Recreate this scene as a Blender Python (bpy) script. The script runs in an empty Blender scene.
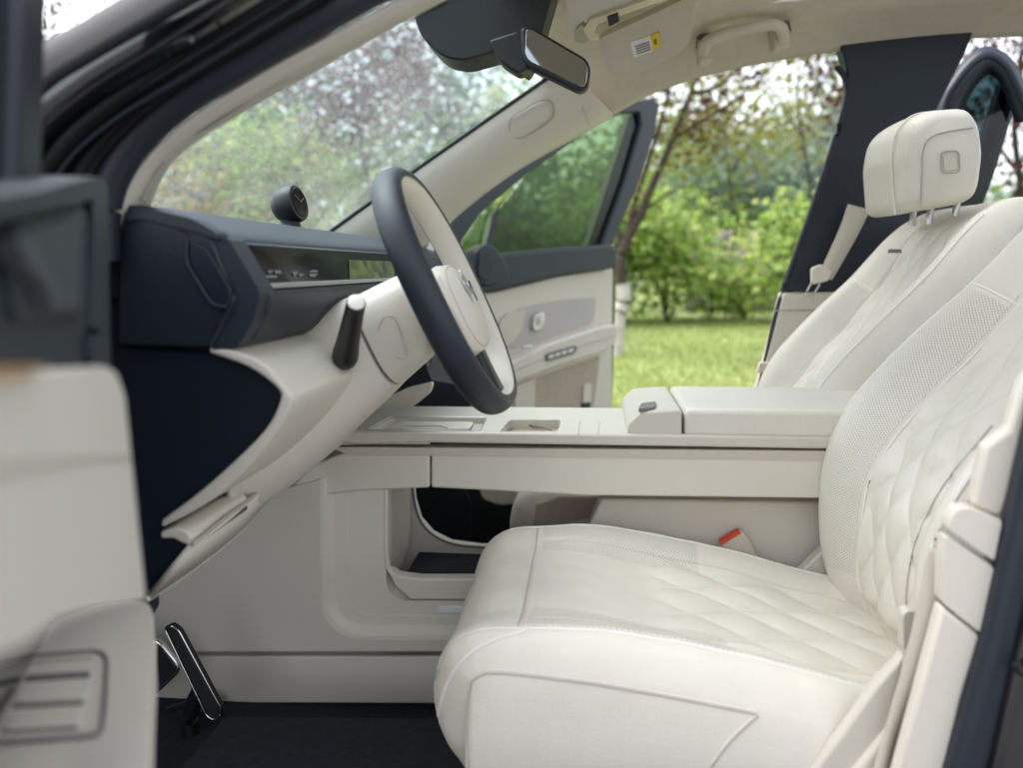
import bpy, bmesh, math, random
from math import sin, cos, pi, radians
from mathutils import Vector, Matrix, noise as mnoise
from mathutils.bvhtree import BVHTree
random.seed(7)
S = bpy.context.scene
C = S.collection
V = Vector

# ------------------------------------------------------------------ camera
EYE = V((0.0, 0.0, 1.10)); FOC = 780.0; PITCH = radians(8.46); YAW = radians(5.83)
cd = bpy.data.cameras.new('camera'); cam = bpy.data.objects.new('camera', cd); C.objects.link(cam)
cam.location = EYE; cam.rotation_euler = (pi / 2 - PITCH, 0, YAW)
cd.sensor_width = 36.0; cd.lens = FOC / 1023.0 * 36.0; cd.clip_start = 0.02; cd.clip_end = 900
cd.dof.use_dof = True; cd.dof.focus_distance = 1.45; cd.dof.aperture_fstop = 2.2
S.camera = cam

# ------------------------------------------------------------------ world, sun, exposure
SUN_EL, SUN_AZ = radians(60), radians(280)       # veiled sun high in front of the car
wd = bpy.data.worlds.new('World'); S.world = wd; wd.use_nodes = True
wt = wd.node_tree; bg = wt.nodes['Background']
sky = wt.nodes.new('ShaderNodeTexSky'); sky.sky_type = 'NISHITA'; sky.sun_disc = False
sky.sun_elevation = SUN_EL; sky.sun_rotation = SUN_AZ; sky.air_density = 1.0; sky.dust_density = 3.0; sky.ozone_density = 1.0
hs = wt.nodes.new('ShaderNodeHueSaturation'); hs.inputs['Saturation'].default_value = 0.30
wt.links.new(sky.outputs[0], hs.inputs['Color']); wt.links.new(hs.outputs[0], bg.inputs['Color'])
bg.inputs['Strength'].default_value = 0.15
sl = bpy.data.lights.new('sun', 'SUN'); sl.energy = 0.9; sl.angle = radians(50); sl.color = (1.0, 0.955, 0.92)
sun = bpy.data.objects.new('sun', sl); C.objects.link(sun)
sd = V((sin(SUN_AZ) * cos(SUN_EL), cos(SUN_AZ) * cos(SUN_EL), sin(SUN_EL)))     # towards the sun
sun.rotation_euler = sd.to_track_quat('Z', 'Y').to_euler(); sun.location = (0, -5, 20)
S.view_settings.view_transform = 'Standard'; S.view_settings.look = 'None'
S.view_settings.exposure = 1.8; S.view_settings.gamma = 1.0
S.render.engine = 'CYCLES'
S.cycles.max_bounces = 10; S.cycles.diffuse_bounces = 5; S.cycles.transparent_max_bounces = 24
S.cycles.use_denoising = True; S.cycles.sample_clamp_indirect = 8.0

# ------------------------------------------------------------------ projection helpers (pixel of the photo + real distance -> point)
_R = cam.rotation_euler.to_matrix()
def ray(px, py):
    return _R @ V(((px - 511.5) / FOC, -(py - 384.0) / FOC, -1.0))
def P(px, py, Y):
    d = ray(px, py); return EYE + d * (Y / d.y)
def PZ(px, py, Z):
    d = ray(px, py); return EYE + d * ((Z - EYE.z) / d.z)
def PP(px, py, p0, n):
    d = ray(px, py); return EYE + d * ((p0 - EYE).dot(n) / d.dot(n))

# ------------------------------------------------------------------ materials
def nmat(name):
    m = bpy.data.materials.new(name); m.use_nodes = True
    return m, m.node_tree, m.node_tree.nodes['Principled BSDF']
def mat(name, col, rough=0.5, metal=0.0, bump=0.0, bscale=400.0, var=0.0, vscale=6.0, coat=0.0, spec=0.5, detail=3.0):
    m, t, b = nmat(name)
    b.inputs['Base Color'].default_value = (*col, 1); b.inputs['Roughness'].default_value = rough
    b.inputs['Metallic'].default_value = metal; b.inputs['Coat Weight'].default_value = coat
    b.inputs['Specular IOR Level'].default_value = spec
    tc = t.nodes.new('ShaderNodeTexCoord')
    if var:
        n = t.nodes.new('ShaderNodeTexNoise'); n.inputs['Scale'].default_value = vscale; n.inputs['Detail'].default_value = 5
        r = t.nodes.new('ShaderNodeValToRGB')
        r.color_ramp.elements[0].position = 0.3; r.color_ramp.elements[1].position = 0.7
        r.color_ramp.elements[0].color = (*[c * (1 - var) for c in col], 1)
        r.color_ramp.elements[1].color = (*[min(1, c * (1 + var)) for c in col], 1)
        t.links.new(tc.outputs['Object'], n.inputs['Vector']); t.links.new(n.outputs['Fac'], r.inputs['Fac'])
        t.links.new(r.outputs['Color'], b.inputs['Base Color'])
    if bump:
        n2 = t.nodes.new('ShaderNodeTexVoronoi'); n2.inputs['Scale'].default_value = bscale
        n3 = t.nodes.new('ShaderNodeTexNoise'); n3.inputs['Scale'].default_value = bscale * 0.12; n3.inputs['Detail'].default_value = detail
        ad = t.nodes.new('ShaderNodeMath'); ad.operation = 'ADD'
        bp = t.nodes.new('ShaderNodeBump'); bp.inputs['Strength'].default_value = bump; bp.inputs['Distance'].default_value = 0.002
        for q in (n2, n3): t.links.new(tc.outputs['Object'], q.inputs['Vector'])
        t.links.new(n2.outputs['Distance'], ad.inputs[0]); t.links.new(n3.outputs['Fac'], ad.inputs[1])
        t.links.new(ad.outputs[0], bp.inputs['Height']); t.links.new(bp.outputs[0], b.inputs['Normal'])
    return m
CREAM = (0.67, 0.622, 0.545)
M = {}
M['leather'] = mat('cream_leather', CREAM, 0.45, bump=0.22, bscale=420, var=0.03, vscale=9)
M['trim'] = mat('cream_soft_trim', (0.64, 0.593, 0.515), 0.5, bump=0.08, bscale=700, var=0.02)
M['plastic'] = mat('cream_plastic', (0.565, 0.525, 0.455), 0.42, bump=0.05, bscale=900, var=0.02)
M['beige'] = mat('beige_fabric', (0.46, 0.39, 0.31), 0.8, bump=0.2, bscale=900, var=0.06, vscale=30)
M['piping'] = mat('pale_piping', (0.78, 0.75, 0.70), 0.45, bump=0.1, bscale=900)
M['stitch'] = mat('taupe_stitch', (0.42, 0.38, 0.32), 0.7)
M['belt'] = mat('belt_webbing', (0.55, 0.50, 0.42), 0.75, bump=0.3, bscale=1200)
M['headliner'] = mat('headliner_fabric', (0.58, 0.515, 0.42), 0.9, bump=0.2, bscale=1200, var=0.04, vscale=40)
M['groove'] = mat('dark_groove', (0.16, 0.145, 0.125), 0.7)
M['navy'] = mat('navy_leather', (0.009, 0.0148, 0.0225), 0.46, bump=0.18, bscale=600, var=0.1)
M['navy_soft'] = mat('navy_soft_panel', (0.0145, 0.0225, 0.033), 0.5, bump=0.15, bscale=700, var=0.1)
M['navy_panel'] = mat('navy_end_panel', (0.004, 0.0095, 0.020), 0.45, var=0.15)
M['carpet'] = mat('navy_carpet', (0.010, 0.013, 0.020), 0.95, bump=0.8, bscale=500, var=0.35, vscale=60)
M['rubber'] = mat('navy_rubber_seal', (0.010, 0.014, 0.024), 0.5, bump=0.1, bscale=500)
M['gloss'] = mat('black_paint', (0.004, 0.004, 0.006), 0.12, coat=1.0, spec=0.6)
M['black'] = mat('black_plastic', (0.008, 0.009, 0.011), 0.45, bump=0.1, bscale=700)
M['lip'] = mat('black_lip_rubber', (0.004, 0.004, 0.006), 0.35, spec=0.25)
M['piano'] = mat('black_screen', (0.003, 0.003, 0.004), 0.10, spec=0.18)
M['chrome'] = mat('satin_chrome', (0.72, 0.72, 0.72), 0.16, metal=1.0)
M['silver'] = mat('silver_metal', (0.55, 0.55, 0.56), 0.35, metal=1.0)
M['red'] = mat('red_button', (0.65, 0.035, 0.012), 0.4)
M['gilt'] = mat('pale_gilt_trim', (.78, .68, .46), .25, metal=.4)
M['white'] = mat('white_label', (0.75, 0.75, 0.73), 0.6)
M['yellow'] = mat('yellow_label', (0.75, 0.50, 0.02), 0.6)
M['grey'] = mat('grey_tag', (0.16, 0.15, 0.145), 0.5)
M['mirror'] = mat('mirror_glass', (0.42, 0.42, 0.44), 0.04, metal=1.0)
M['amber'] = mat('wood_strip', (0.45, 0.26, 0.10), 0.4, var=0.2, vscale=20)
M['gauze'] = mat('door_inlay_fabric', (0.50, 0.47, 0.45), 0.8, bump=0.4, bscale=800)

def glass(name, tint, refl=1.0, mist=0.0, mscale=260.0):
    m = bpy.data.materials.new(name); m.use_nodes = True; t = m.node_tree; t.nodes.clear()
    o = t.nodes.new('ShaderNodeOutputMaterial'); tr = t.nodes.new('ShaderNodeBsdfTransparent'); gl = t.nodes.new('ShaderNodeBsdfGlossy')
    tr.inputs[0].default_value = (*tint, 1); gl.inputs['Roughness'].default_value = 0.02
    fr = t.nodes.new('ShaderNodeLayerWeight'); fr.inputs[0].default_value = 0.5           # thin sheet: same reflectance from both sides
    pw = t.nodes.new('ShaderNodeMath'); pw.operation = 'POWER'; pw.inputs[1].default_value = 4.5
    mu = t.nodes.new('ShaderNodeMath'); mu.operation = 'MULTIPLY_ADD'; mu.inputs[1].default_value = 0.85 * refl; mu.inputs[2].default_value = 0.05 * refl
    t.links.new(fr.outputs['Facing'], pw.inputs[0])
    mx = t.nodes.new('ShaderNodeMixShader'); t.links.new(pw.outputs[0], mu.inputs[0]); t.links.new(mu.outputs[0], mx.inputs[0])
    t.links.new(tr.outputs[0], mx.inputs[1]); t.links.new(gl.outputs[0], mx.inputs[2]); last = mx
    if mist:
        tc = t.nodes.new('ShaderNodeTexCoord')
        vo = t.nodes.new('ShaderNodeTexVoronoi'); vo.inputs['Scale'].default_value = mscale
        no = t.nodes.new('ShaderNodeTexNoise'); no.inputs['Scale'].default_value = 5.0; no.inputs['Detail'].default_value = 4
        r = t.nodes.new('ShaderNodeMapRange'); r.inputs[1].default_value = 0.15; r.inputs[2].default_value = 0.45
        r.inputs[3].default_value = mist * 1.7; r.inputs[4].default_value = mist * 0.45
        r2 = t.nodes.new('ShaderNodeMapRange'); r2.inputs[1].default_value = 0.3; r2.inputs[2].default_value = 0.7
        r2.inputs[3].default_value = 0.55; r2.inputs[4].default_value = 1.5
        m2 = t.nodes.new('ShaderNodeMath'); m2.operation = 'MULTIPLY'
        t.links.new(tc.outputs['Object'], vo.inputs['Vector']); t.links.new(tc.outputs['Object'], no.inputs['Vector'])
        t.links.new(vo.outputs['Distance'], r.inputs[0]); t.links.new(no.outputs['Fac'], r2.inputs[0])
        t.links.new(r.outputs[0], m2.inputs[0]); t.links.new(r2.outputs[0], m2.inputs[1])
        tl = t.nodes.new('ShaderNodeBsdfTranslucent'); tl.inputs[0].default_value = (0.9, 0.93, 0.95, 1)
        mx2 = t.nodes.new('ShaderNodeMixShader'); t.links.new(m2.outputs[0], mx2.inputs[0])
        t.links.new(mx.outputs[0], mx2.inputs[1]); t.links.new(tl.outputs[0], mx2.inputs[2]); last = mx2
    t.links.new(last.outputs[0], o.inputs[0]); return m
M['windscreen'] = glass('misted_windscreen_glass', (0.60, 0.70, 0.72), 0.7, 0.10)
M['roof_glass'] = glass('tinted_roof_glass', (0.62, 0.66, 0.66), 0.8)
M['tint'] = glass('tinted_door_glass', (0.42, 0.52, 0.36), 0.6)
M['tint_light'] = glass('clear_quarter_glass', (0.78, 0.88, 0.72), 0.6)
M['tint_dark'] = glass('dark_door_glass', (0.18, 0.25, 0.27), 0.6)

def perforated():
    """leather whose 'perf' attribute turns on a lattice of small punched holes (uv in metres)"""
    m = mat('perforated_cream_leather', CREAM, 0.45, bump=0.22, bscale=420, var=0.03, vscale=9); t = m.node_tree; b = t.nodes['Principled BSDF']
    uv = t.nodes.new('ShaderNodeUVMap'); at = t.nodes.new('ShaderNodeAttribute'); at.attribute_name = 'perf'
    mp = t.nodes.new('ShaderNodeMapping'); mp.inputs['Scale'].default_value = (250, 250, 1); mp.inputs['Rotation'].default_value = (0, 0, pi / 4)
    fr = t.nodes.new('ShaderNodeVectorMath'); fr.operation = 'FRACTION'
    sb = t.nodes.new('ShaderNodeVectorMath'); sb.operation = 'SUBTRACT'; sb.inputs[1].default_value = (0.5, 0.5, 0)
    ln = t.nodes.new('ShaderNodeVectorMath'); ln.operation = 'LENGTH'
    mr = t.nodes.new('ShaderNodeMapRange'); mr.inputs[1].default_value = 0.20; mr.inputs[2].default_value = 0.32; mr.inputs[3].default_value = 1; mr.inputs[4].default_value = 0
    mu = t.nodes.new('ShaderNodeMath'); mu.operation = 'MULTIPLY'
    mx = t.nodes.new('ShaderNodeMix'); mx.data_type = 'RGBA'; mx.inputs[7].default_value = (0.34, 0.32, 0.29, 1)
    src = b.inputs['Base Color'].links[0].from_socket
    L = t.links.new
    L(uv.outputs[0], mp.inputs[0]); L(mp.outputs[0], fr.inputs[0]); L(fr.outputs[0], sb.inputs[0]); L(sb.outputs[0], ln.inputs[0])
    L(ln.outputs['Value'], mr.inputs[0]); L(mr.outputs[0], mu.inputs[0]); L(at.outputs['Fac'], mu.inputs[1])
    L(mu.outputs[0], mx.inputs[0]); L(src, mx.inputs[6]); L(mx.outputs[2], b.inputs['Base Color'])
    return m
M['seat'] = perforated()

def leafmat(name, cols, trans=0.35):
    m, t, b = nmat(name)
    g = t.nodes.new('ShaderNodeNewGeometry'); r = t.nodes.new('ShaderNodeValToRGB')
    el = r.color_ramp.elements
    while len(el) < len(cols): el.new(0.5)
    for i, c in enumerate(cols): el[i].position = i / (len(cols) - 1); el[i].color = (*c, 1)
    t.links.new(g.outputs['Random Per Island'], r.inputs['Fac']); t.links.new(r.outputs['Color'], b.inputs['Base Color'])
    b.inputs['Roughness'].default_value = 0.5
    tl = t.nodes.new('ShaderNodeBsdfTranslucent'); t.links.new(r.outputs['Color'], tl.inputs[0])
    mx = t.nodes.new('ShaderNodeMixShader'); mx.inputs[0].default_value = trans
    t.links.new(b.outputs[0], mx.inputs[1]); t.links.new(tl.outputs[0], mx.inputs[2])
    t.links.new(mx.outputs[0], t.nodes['Material Output'].inputs[0]); return m
LF = {
 'bright': leafmat('bright_green_leaves', [(0.14, 0.23, 0.045), (0.26, 0.40, 0.09), (0.38, 0.50, 0.14), (0.50, 0.55, 0.19)], 0.5),
 'mid': leafmat('mid_green_leaves', [(0.06, 0.13, 0.03), (0.11, 0.21, 0.05), (0.17, 0.27, 0.08)], 0.45),
 'blue': leafmat('hazed_blue_green_leaves', [(0.15, 0.22, 0.17), (0.22, 0.29, 0.225), (0.32, 0.38, 0.30)], 0.4),  # blue-green foliage, paled so the colour carries the distance haze
 'yellow': leafmat('yellow_green_leaves', [(0.13, 0.20, 0.025), (0.24, 0.26, 0.035), (0.32, 0.26, 0.05), (0.16, 0.22, 0.03)], 0.45),
 'amber': leafmat('amber_leaves', [(0.24, 0.26, 0.05), (0.38, 0.30, 0.07), (0.46, 0.32, 0.10), (0.40, 0.24, 0.08)], 0.45),
 'red': leafmat('dark_red_leaves', [(0.045, 0.012, 0.014), (0.085, 0.02, 0.022), (0.14, 0.04, 0.025), (0.06, 0.025, 0.02)], 0.4),
 'orange': leafmat('olive_and_rust_leaves', [(0.10, 0.04, 0.02), (0.16, 0.14, 0.03), (0.22, 0.20, 0.04), (0.07, 0.03, 0.02)], 0.4),
}
M['bark'] = mat('dark_bark', (0.045, 0.032, 0.026), 0.9, bump=0.8, bscale=60, var=0.3, vscale=12)
M['limewash'] = mat('whitewashed_bark', (0.46, 0.42, 0.40), 0.9, bump=0.6, bscale=50, var=0.2, vscale=14)

# ------------------------------------------------------------------ object helpers
ROOTS = {}
def thing(name, label, cat, loc, group=None):
    o = bpy.data.objects.new(name, None); o.empty_display_size = 0.2; C.objects.link(o); o.location = loc
    o['label'] = label; o['category'] = cat
    if group: o['group'] = group
    ROOTS[o] = V(loc); return o
def finish(name, me, m, parent=None, sharp=40, mods=()):
    me.materials.append(m)
    if sharp is not None:
        me.polygons.foreach_set('use_smooth', [True] * len(me.polygons)); me.set_sharp_from_angle(angle=radians(sharp))
    o = bpy.data.objects.new(name, me); C.objects.link(o)
    if parent is not None:
        o.parent = parent
        if parent in ROOTS: o.matrix_parent_inverse = Matrix.Translation(-ROOTS[parent])
    return o
def mesh(name, verts, faces, m, parent=None, sharp=40):
    me = bpy.data.meshes.new(name); me.from_pydata([tuple(v) for v in verts], [], faces)
    bm = bmesh.new(); bm.from_mesh(me); bmesh.ops.recalc_face_normals(bm, faces=bm.faces); bm.to_mesh(me); bm.free()
    return finish(name, me, m, parent, sharp)
def add_bevel(o, w, seg=3, ang=35):
    if w:
        b = o.modifiers.new('bevel', 'BEVEL'); b.width = w; b.segments = seg; b.limit_method = 'ANGLE'; b.angle_limit = radians(ang); b.use_clamp_overlap = True
    return o
def cr(pts, n=8, closed=False):
    """Catmull-Rom through pts (tuples or Vectors)"""
    pts = [V(p) for p in pts]; N = len(pts); out = []
    for i in range(N if closed else N - 1):
        if closed: a, b, c, d = pts[(i - 1) % N], pts[i], pts[(i + 1) % N], pts[(i + 2) % N]
        else: a, b, c, d = pts[max(i - 1, 0)], pts[i], pts[i + 1], pts[min(i + 2, N - 1)]
        for k in range(n):
            t = k / n
            out.append(0.5 * ((2 * b) + (c - a) * t + (2 * a - 5 * b + 4 * c - d) * t * t + (3 * b - a - 3 * c + d) * t ** 3))
    if not closed: out.append(pts[-1])
    return out
def rc(pts, r, seg=5):
    """round the corners of a closed 2-D pixel outline by r (number or list)"""
    pts = [V(p) for p in pts]; N = len(pts); out = []
    for i in range(N):
        a, b, c = pts[i - 1], pts[i], pts[(i + 1) % N]; rr = r[i] if isinstance(r, (list, tuple)) else r
        if rr <= 0: out.append(b); continue
        d1 = min(rr, (a - b).length * 0.48); d2 = min(rr, (c - b).length * 0.48)
        p = b + (a - b).normalized() * d1; q = b + (c - b).normalized() * d2
        for k in range(seg + 1):
            t = k / seg; out.append(p * (1 - t) ** 2 + b * 2 * t * (1 - t) + q * t * t)
    return out
def prism(name, pts3, vec, m, parent, bevel=0.004, seg=3, sharp=40):
    n = len(pts3); vs = [V(p) for p in pts3] + [V(p) + V(vec) for p in pts3]
    fs = [tuple(range(n)), tuple(range(2 * n - 1, n - 1, -1))] + [(i, i + n, (i + 1) % n + n, (i + 1) % n) for i in range(n)]
    return add_bevel(mesh(name, vs, fs, m, parent, sharp), bevel, seg)
def slab(name, px, Y, depth, m, parent, bevel=0.004, r=0, seg=3):
    """pixel outline at distance Y, extruded away from the viewer by depth (along +Y)"""
    if r: px = rc(px, r)
    return prism(name, [P(p[0], p[1], Y) for p in px], V((0, depth, 0)), m, parent, bevel, seg)
def plate(name, px, p0, n, depth, m, parent, bevel=0.004, r=0, seg=3):
    """pixel outline on the plane (p0, n), thickness depth going against n"""
    if r: px = rc(px, r)
    return prism(name, [PP(p[0], p[1], p0, n) for p in px], -V(n) * depth, m, parent, bevel, seg)
def hplate(name, px, Z, depth, m, parent, bevel=0.004, r=0, seg=3):
    if r: px = rc(px, r)
    return prism(name, [PZ(p[0], p[1], Z) for p in px], V((0, 0, -depth)), m, parent, bevel, seg)
def loft(name, rows, m, parent, closed=False, cap=False, thick=0.0, sharp=50, sub=0):
    n = len(rows[0]); vs = [p for r in rows for p in r]; fs = []
    for i in range(len(rows) - 1):
        for j in range(n if closed else n - 1):
            j2 = (j + 1) % n; fs.append((i * n + j, i * n + j2, (i + 1) * n + j2, (i + 1) * n + j))
    if cap: fs.append(tuple(range(n - 1, -1, -1))); fs.append(tuple((len(rows) - 1) * n + j for j in range(n)))
    o = mesh(name, vs, fs, m, parent, sharp)
    if sub:
        s = o.modifiers.new('sub', 'SUBSURF'); s.levels = sub; s.render_levels = sub
    if thick:
        s = o.modifiers.new('solid', 'SOLIDIFY'); s.thickness = thick; s.offset = 0
    return o
def strip(name, A, B, thick, m, parent, n=8, mid=0, bulge=0.0):
    """ribbon between two 3-D polylines, smoothed; solid, thickness 'thick'"""
    a, b = cr(A, n), cr(B, n); rows = []
    for p, q in zip(a, b):
        r = [p + (q - p) * (k / (mid + 1)) for k in range(mid + 2)]
        rows.append(r)
    return add_bevel(loft(name, rows, m, parent, thick=thick), 0)
def tube_rows(path, rad, seg=8, rad2=None, up=V((0, 0, 1))):
    rows = []; N = len(path)
    for i, p in enumerate(path):
        t = (path[min(i + 1, N - 1)] - path[max(i - 1, 0)]).normalized()
        u = up if abs(t.dot(up)) < 0.97 else V((1, 0, 0))
        s = t.cross(u).normalized(); w = s.cross(t).normalized()
        r = rad[i] if isinstance(rad, (list, tuple)) else rad; r2 = r if rad2 is None else rad2
        rows.append([p + s * (cos(k * 2 * pi / seg) * r) + w * (sin(k * 2 * pi / seg) * r2) for k in range(seg)])
    return rows
def tube(name, path, rad, m, parent, seg=8, smooth=6, rad2=None, closed=False, up=V((0, 0, 1))):
    path = [V(p) for p in path]
    if smooth: path = cr(path, smooth, closed)
    if closed:
        N = len(path); rows = []
        for i, p in enumerate(path):
            t = (path[(i + 1) % N] - path[i - 1]).normalized(); u = up if abs(t.dot(up)) < 0.97 else V((1, 0, 0))
            s = t.cross(u).normalized(); w = s.cross(t).normalized(); r2 = rad if rad2 is None else rad2
            rows.append([p + s * (cos(k * 2 * pi / seg) * rad) + w * (sin(k * 2 * pi / seg) * r2) for k in range(seg)])
        rows.append(rows[0]); return loft(name, rows, m, parent, closed=True)
    if isinstance(rad, (list, tuple)) and smooth:
        rr = cr([(r, 0, 0) for r in rad], smooth); rad = [v.x for v in rr]
    return loft(name, tube_rows(path, rad, seg, rad2, up), m, parent, closed=True, cap=True)
def structure(o): o['kind'] = 'structure'; return o

# ================================================================== SETTING
def lawnmat():
    m, t, b = nmat('lawn_ground'); tc = t.nodes.new('ShaderNodeTexCoord')
    n = t.nodes.new('ShaderNodeTexNoise'); n.inputs['Scale'].default_value = 0.7; n.inputs['Detail'].default_value = 8; n.inputs['Roughness'].default_value = 0.7
    r = t.nodes.new('ShaderNodeValToRGB'); e = r.color_ramp.elements; e[0].position = 0.3; e[1].position = 0.72
    e[0].color = (0.18, 0.26, 0.075, 1); e[1].color = (0.40, 0.43, 0.18, 1); x = e.new(0.52); x.color = (0.29, 0.36, 0.11, 1)
    n2 = t.nodes.new('ShaderNodeTexNoise'); n2.inputs['Scale'].default_value = 25; n2.inputs['Detail'].default_value = 6
    bp = t.nodes.new('ShaderNodeBump'); bp.inputs['Strength'].default_value = 0.8; bp.inputs['Distance'].default_value = 0.08
    t.links.new(tc.outputs['Object'], n.inputs[0]); t.links.new(tc.outputs['Object'], n2.inputs[0])
    t.links.new(n.outputs['Fac'], r.inputs[0]); t.links.new(r.outputs[0], b.inputs['Base Color'])
    t.links.new(n2.outputs['Fac'], bp.inputs['Height']); t.links.new(bp.outputs[0], b.inputs['Normal'])
    b.inputs['Roughness'].default_value = 0.9; return m
structure(mesh('ground', [(-250, -250, 0), (250, -250, 0), (250, 250, 0), (-250, 250, 0)], [(0, 1, 2, 3)], lawnmat()))

structure(mesh('pavement', [(-60, -60, .004), (60, -60, .004), (60, 3.6, .004), (-60, 3.6, .004)], [(0, 1, 2, 3)], mat('grey_paving', (.13, .13, .13), .85, bump=.5, bscale=40, var=.15, vscale=3)))

# grass blades on the strip of lawn seen past the open door
gv, gf = [], []
for _ in range(26000):
    y = 5.0 + 12.5 * random.random() ** 1.3; x = random.uniform(-0.25, 0.36) * y + random.uniform(-.3, .3)
    h = random.uniform(0.03, 0.09); a = random.uniform(0, 2 * pi); w = random.uniform(0.006, 0.014); lx, ly = random.gauss(0, .03), random.gauss(0, .03)
    k = len(gv); gv += [(x - w * cos(a), y - w * sin(a), 0), (x + w * cos(a), y + w * sin(a), 0), (x + lx, y + ly, h)]; gf.append((k, k + 1, k + 2))
me = bpy.data.meshes.new('grass'); me.from_pydata(gv, [], gf)
g = finish('grass', me, leafmat('grass_blades', [(0.19, 0.27, 0.07), (0.28, 0.36, 0.10), (0.37, 0.43, 0.15), (0.46, 0.43, 0.20)], 0.5), None, None); g['kind'] = 'stuff'
g['label'] = 'short yellow green grass of the lawn beyond the open door'

def leafcloud(name, blobs, n, size, m, parent, flat=0.0):
    """n leaf-shaped quads spread through the ellipsoids blobs = [(centre, radii)]; clumped"""
    vs, fs = [], []; tot = sum(r[0] * r[1] * r[2] for c, r in blobs); done = 0
    for c, r in blobs:
        cnt = int(n * r[0] * r[1] * r[2] / tot); clumps = []
        for _ in range(max(6, cnt // 28)):
            d = V((random.gauss(0, 1), random.gauss(0, 1), random.gauss(0, 1))).normalized() * (random.random() ** 0.4)
            clumps.append(V((d.x * r[0], d.y * r[1], d.z * r[2])))
        for _ in range(cnt):
            q = random.choice(clumps); sp = 0.22 * min(r) + size
            p = V(c) + q + V((random.gauss(0, sp), random.gauss(0, sp), random.gauss(0, sp * 0.7)))
            s = size * random.uniform(0.55, 1.3)
            t = V((random.gauss(0, 1), random.gauss(0, 1), random.gauss(0, 0.5) - 0.25)).normalized()
            nrm = V((random.gauss(0, 1), random.gauss(0, 1), random.gauss(0.6, 0.8) + flat))
            b = t.cross(nrm)
            if b.length < 1e-3: continue
            b.normalize(); k = len(vs)
            vs += [tuple(p), tuple(p + t * s * .5 + b * s * .34), tuple(p + t * s), tuple(p + t * s * .5 - b * s * .34)]; fs.append((k, k + 1, k + 2, k + 3))
    me = bpy.data.meshes.new(name); me.from_pydata(vs, [], fs)
    return finish(name, me, m, parent, None)
def branchset(name, base, stems, m, parent):
    """stems: list of (points, r0, r1) joined in one trunk mesh"""
    vs, fs = [], []
    for pts, r0, r1 in stems:
        path = cr(pts, 5); N = len(path); rows = tube_rows(path, [r0 + (r1 - r0) * i / (N - 1) for i in range(N)], 7)
        o = len(vs); n = 7
        for r in rows: vs += r
        for i in range(N - 1):
            for j in range(n): fs.append((o + i * n + j, o + i * n + (j + 1) % n, o + (i + 1) * n + (j + 1) % n, o + (i + 1) * n + j))
        fs.append(tuple(o + j for j in range(n))); fs.append(tuple(o + (N - 1) * n + j for j in range(n)))
    return mesh(name, vs, fs, m, parent, 60)
def tree(name, label, cat, x, y, h, rad, leaf, n, size, group=None, crown_from=0.35, trunk_r=0.09, limbs=6, sparse=1.0):
    t = thing(name, label, cat, (x, y, 0), group)
    st = [([V((x, y, -0.1)), V((x + .1 * rad, y, h * .3)), V((x - .06 * rad, y, h * .6)), V((x, y, h * .9))], trunk_r, trunk_r * .2)]
    bl = []
    for i in range(limbs):
        a = random.uniform(0, 2 * pi); z0 = h * random.uniform(crown_from * .8, .7); L = rad * random.uniform(.5, .95)
        e = V((x + cos(a) * L, y + sin(a) * L, min(h, z0 + h * random.uniform(.1, .3))))
        st.append(([V((x, y, z0)), V((x, y, z0)).lerp(e, .5) + V((0, 0, .06 * h)), e], trunk_r * .4, trunk_r * .08))
        bl.append((e, (rad * .45, rad * .45, h * (1 - crown_from) * .22)))
    bl.append((V((x, y, h * (1 + crown_from) / 2)), (rad * .7 * sparse, rad * .7 * sparse, h * (1 - crown_from) * .45)))
    branchset('trunk', None, st, M['bark'], t); leafcloud('crown', bl, n, size, LF[leaf], t)
    return t
def shrub(label, x, y, h, rad, leaf, n, size, group='shrubs along the back of the lawn'):
    t = thing('shrub', label, 'shrub', (x, y, 0), group); st = []; bl = []
    for i in range(6):
        a = random.uniform(0, 2 * pi); L = rad * random.uniform(.2, .8); e = V((x + cos(a) * L, y + sin(a) * L, h * random.uniform(.45, .85)))
        st.append(([V((x, y, -.05)), V((x, y, 0)).lerp(e, .5) + V((0, 0, .1)), e], .03, .008)); bl.append((e, (rad * .5, rad * .5, h * .25)))
    bl.append((V((x, y, h * .42)), (rad * .85, rad * .7, h * .38)))
    branchset('stems', None, st, M['bark'], t); leafcloud('leaves', bl, int(n * .72), size * 1.08, LF[leaf], t, .4); return t

# the slim plum tree with a limewashed foot just past the open passenger door
tx, ty = P(617, 352, 9.9).x, 9.9
plum = thing('plum_tree', 'forked slim tree with whitewashed trunk foot and sparse rust red leaves', 'tree', (tx, ty, 0))
def Q(px, py, y=9.9): return P(px, py, y)
branchset('trunk', None, [
    ([Q(622, 288), Q(620, 262), Q(627, 240), Q(640, 215), Q(655, 180), Q(672, 140), Q(690, 95), Q(706, 50)], .085, .02),
    ([Q(628, 240), Q(634, 205), Q(645, 170), Q(655, 140), Q(668, 95), Q(676, 40)], .05, .018),
    ([Q(622, 245), Q(616, 222), Q(618, 205), Q(626, 180), Q(622, 140)], .045, .012),
    ([Q(672, 140), Q(700, 122), Q(735, 100), Q(770, 70)], .03, .01), ([Q(655, 140), Q(640, 110), Q(615, 85), Q(590, 60)], .03, .01),
    ([Q(690, 95), Q(720, 85), Q(750, 55), Q(790, 30)], .03, .01), ([Q(640, 215), Q(665, 195), Q(690, 185)], .02, .006),
    ([Q(668, 95), Q(650, 60), Q(640, 20)], .025, .01)], M['bark'], plum)
branchset('trunk_foot', None, [([V((tx, ty, -.05)), Q(618, 320), Q(624, 300), Q(622, 284)], .092, .094)], M['limewash'], plum)
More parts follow.
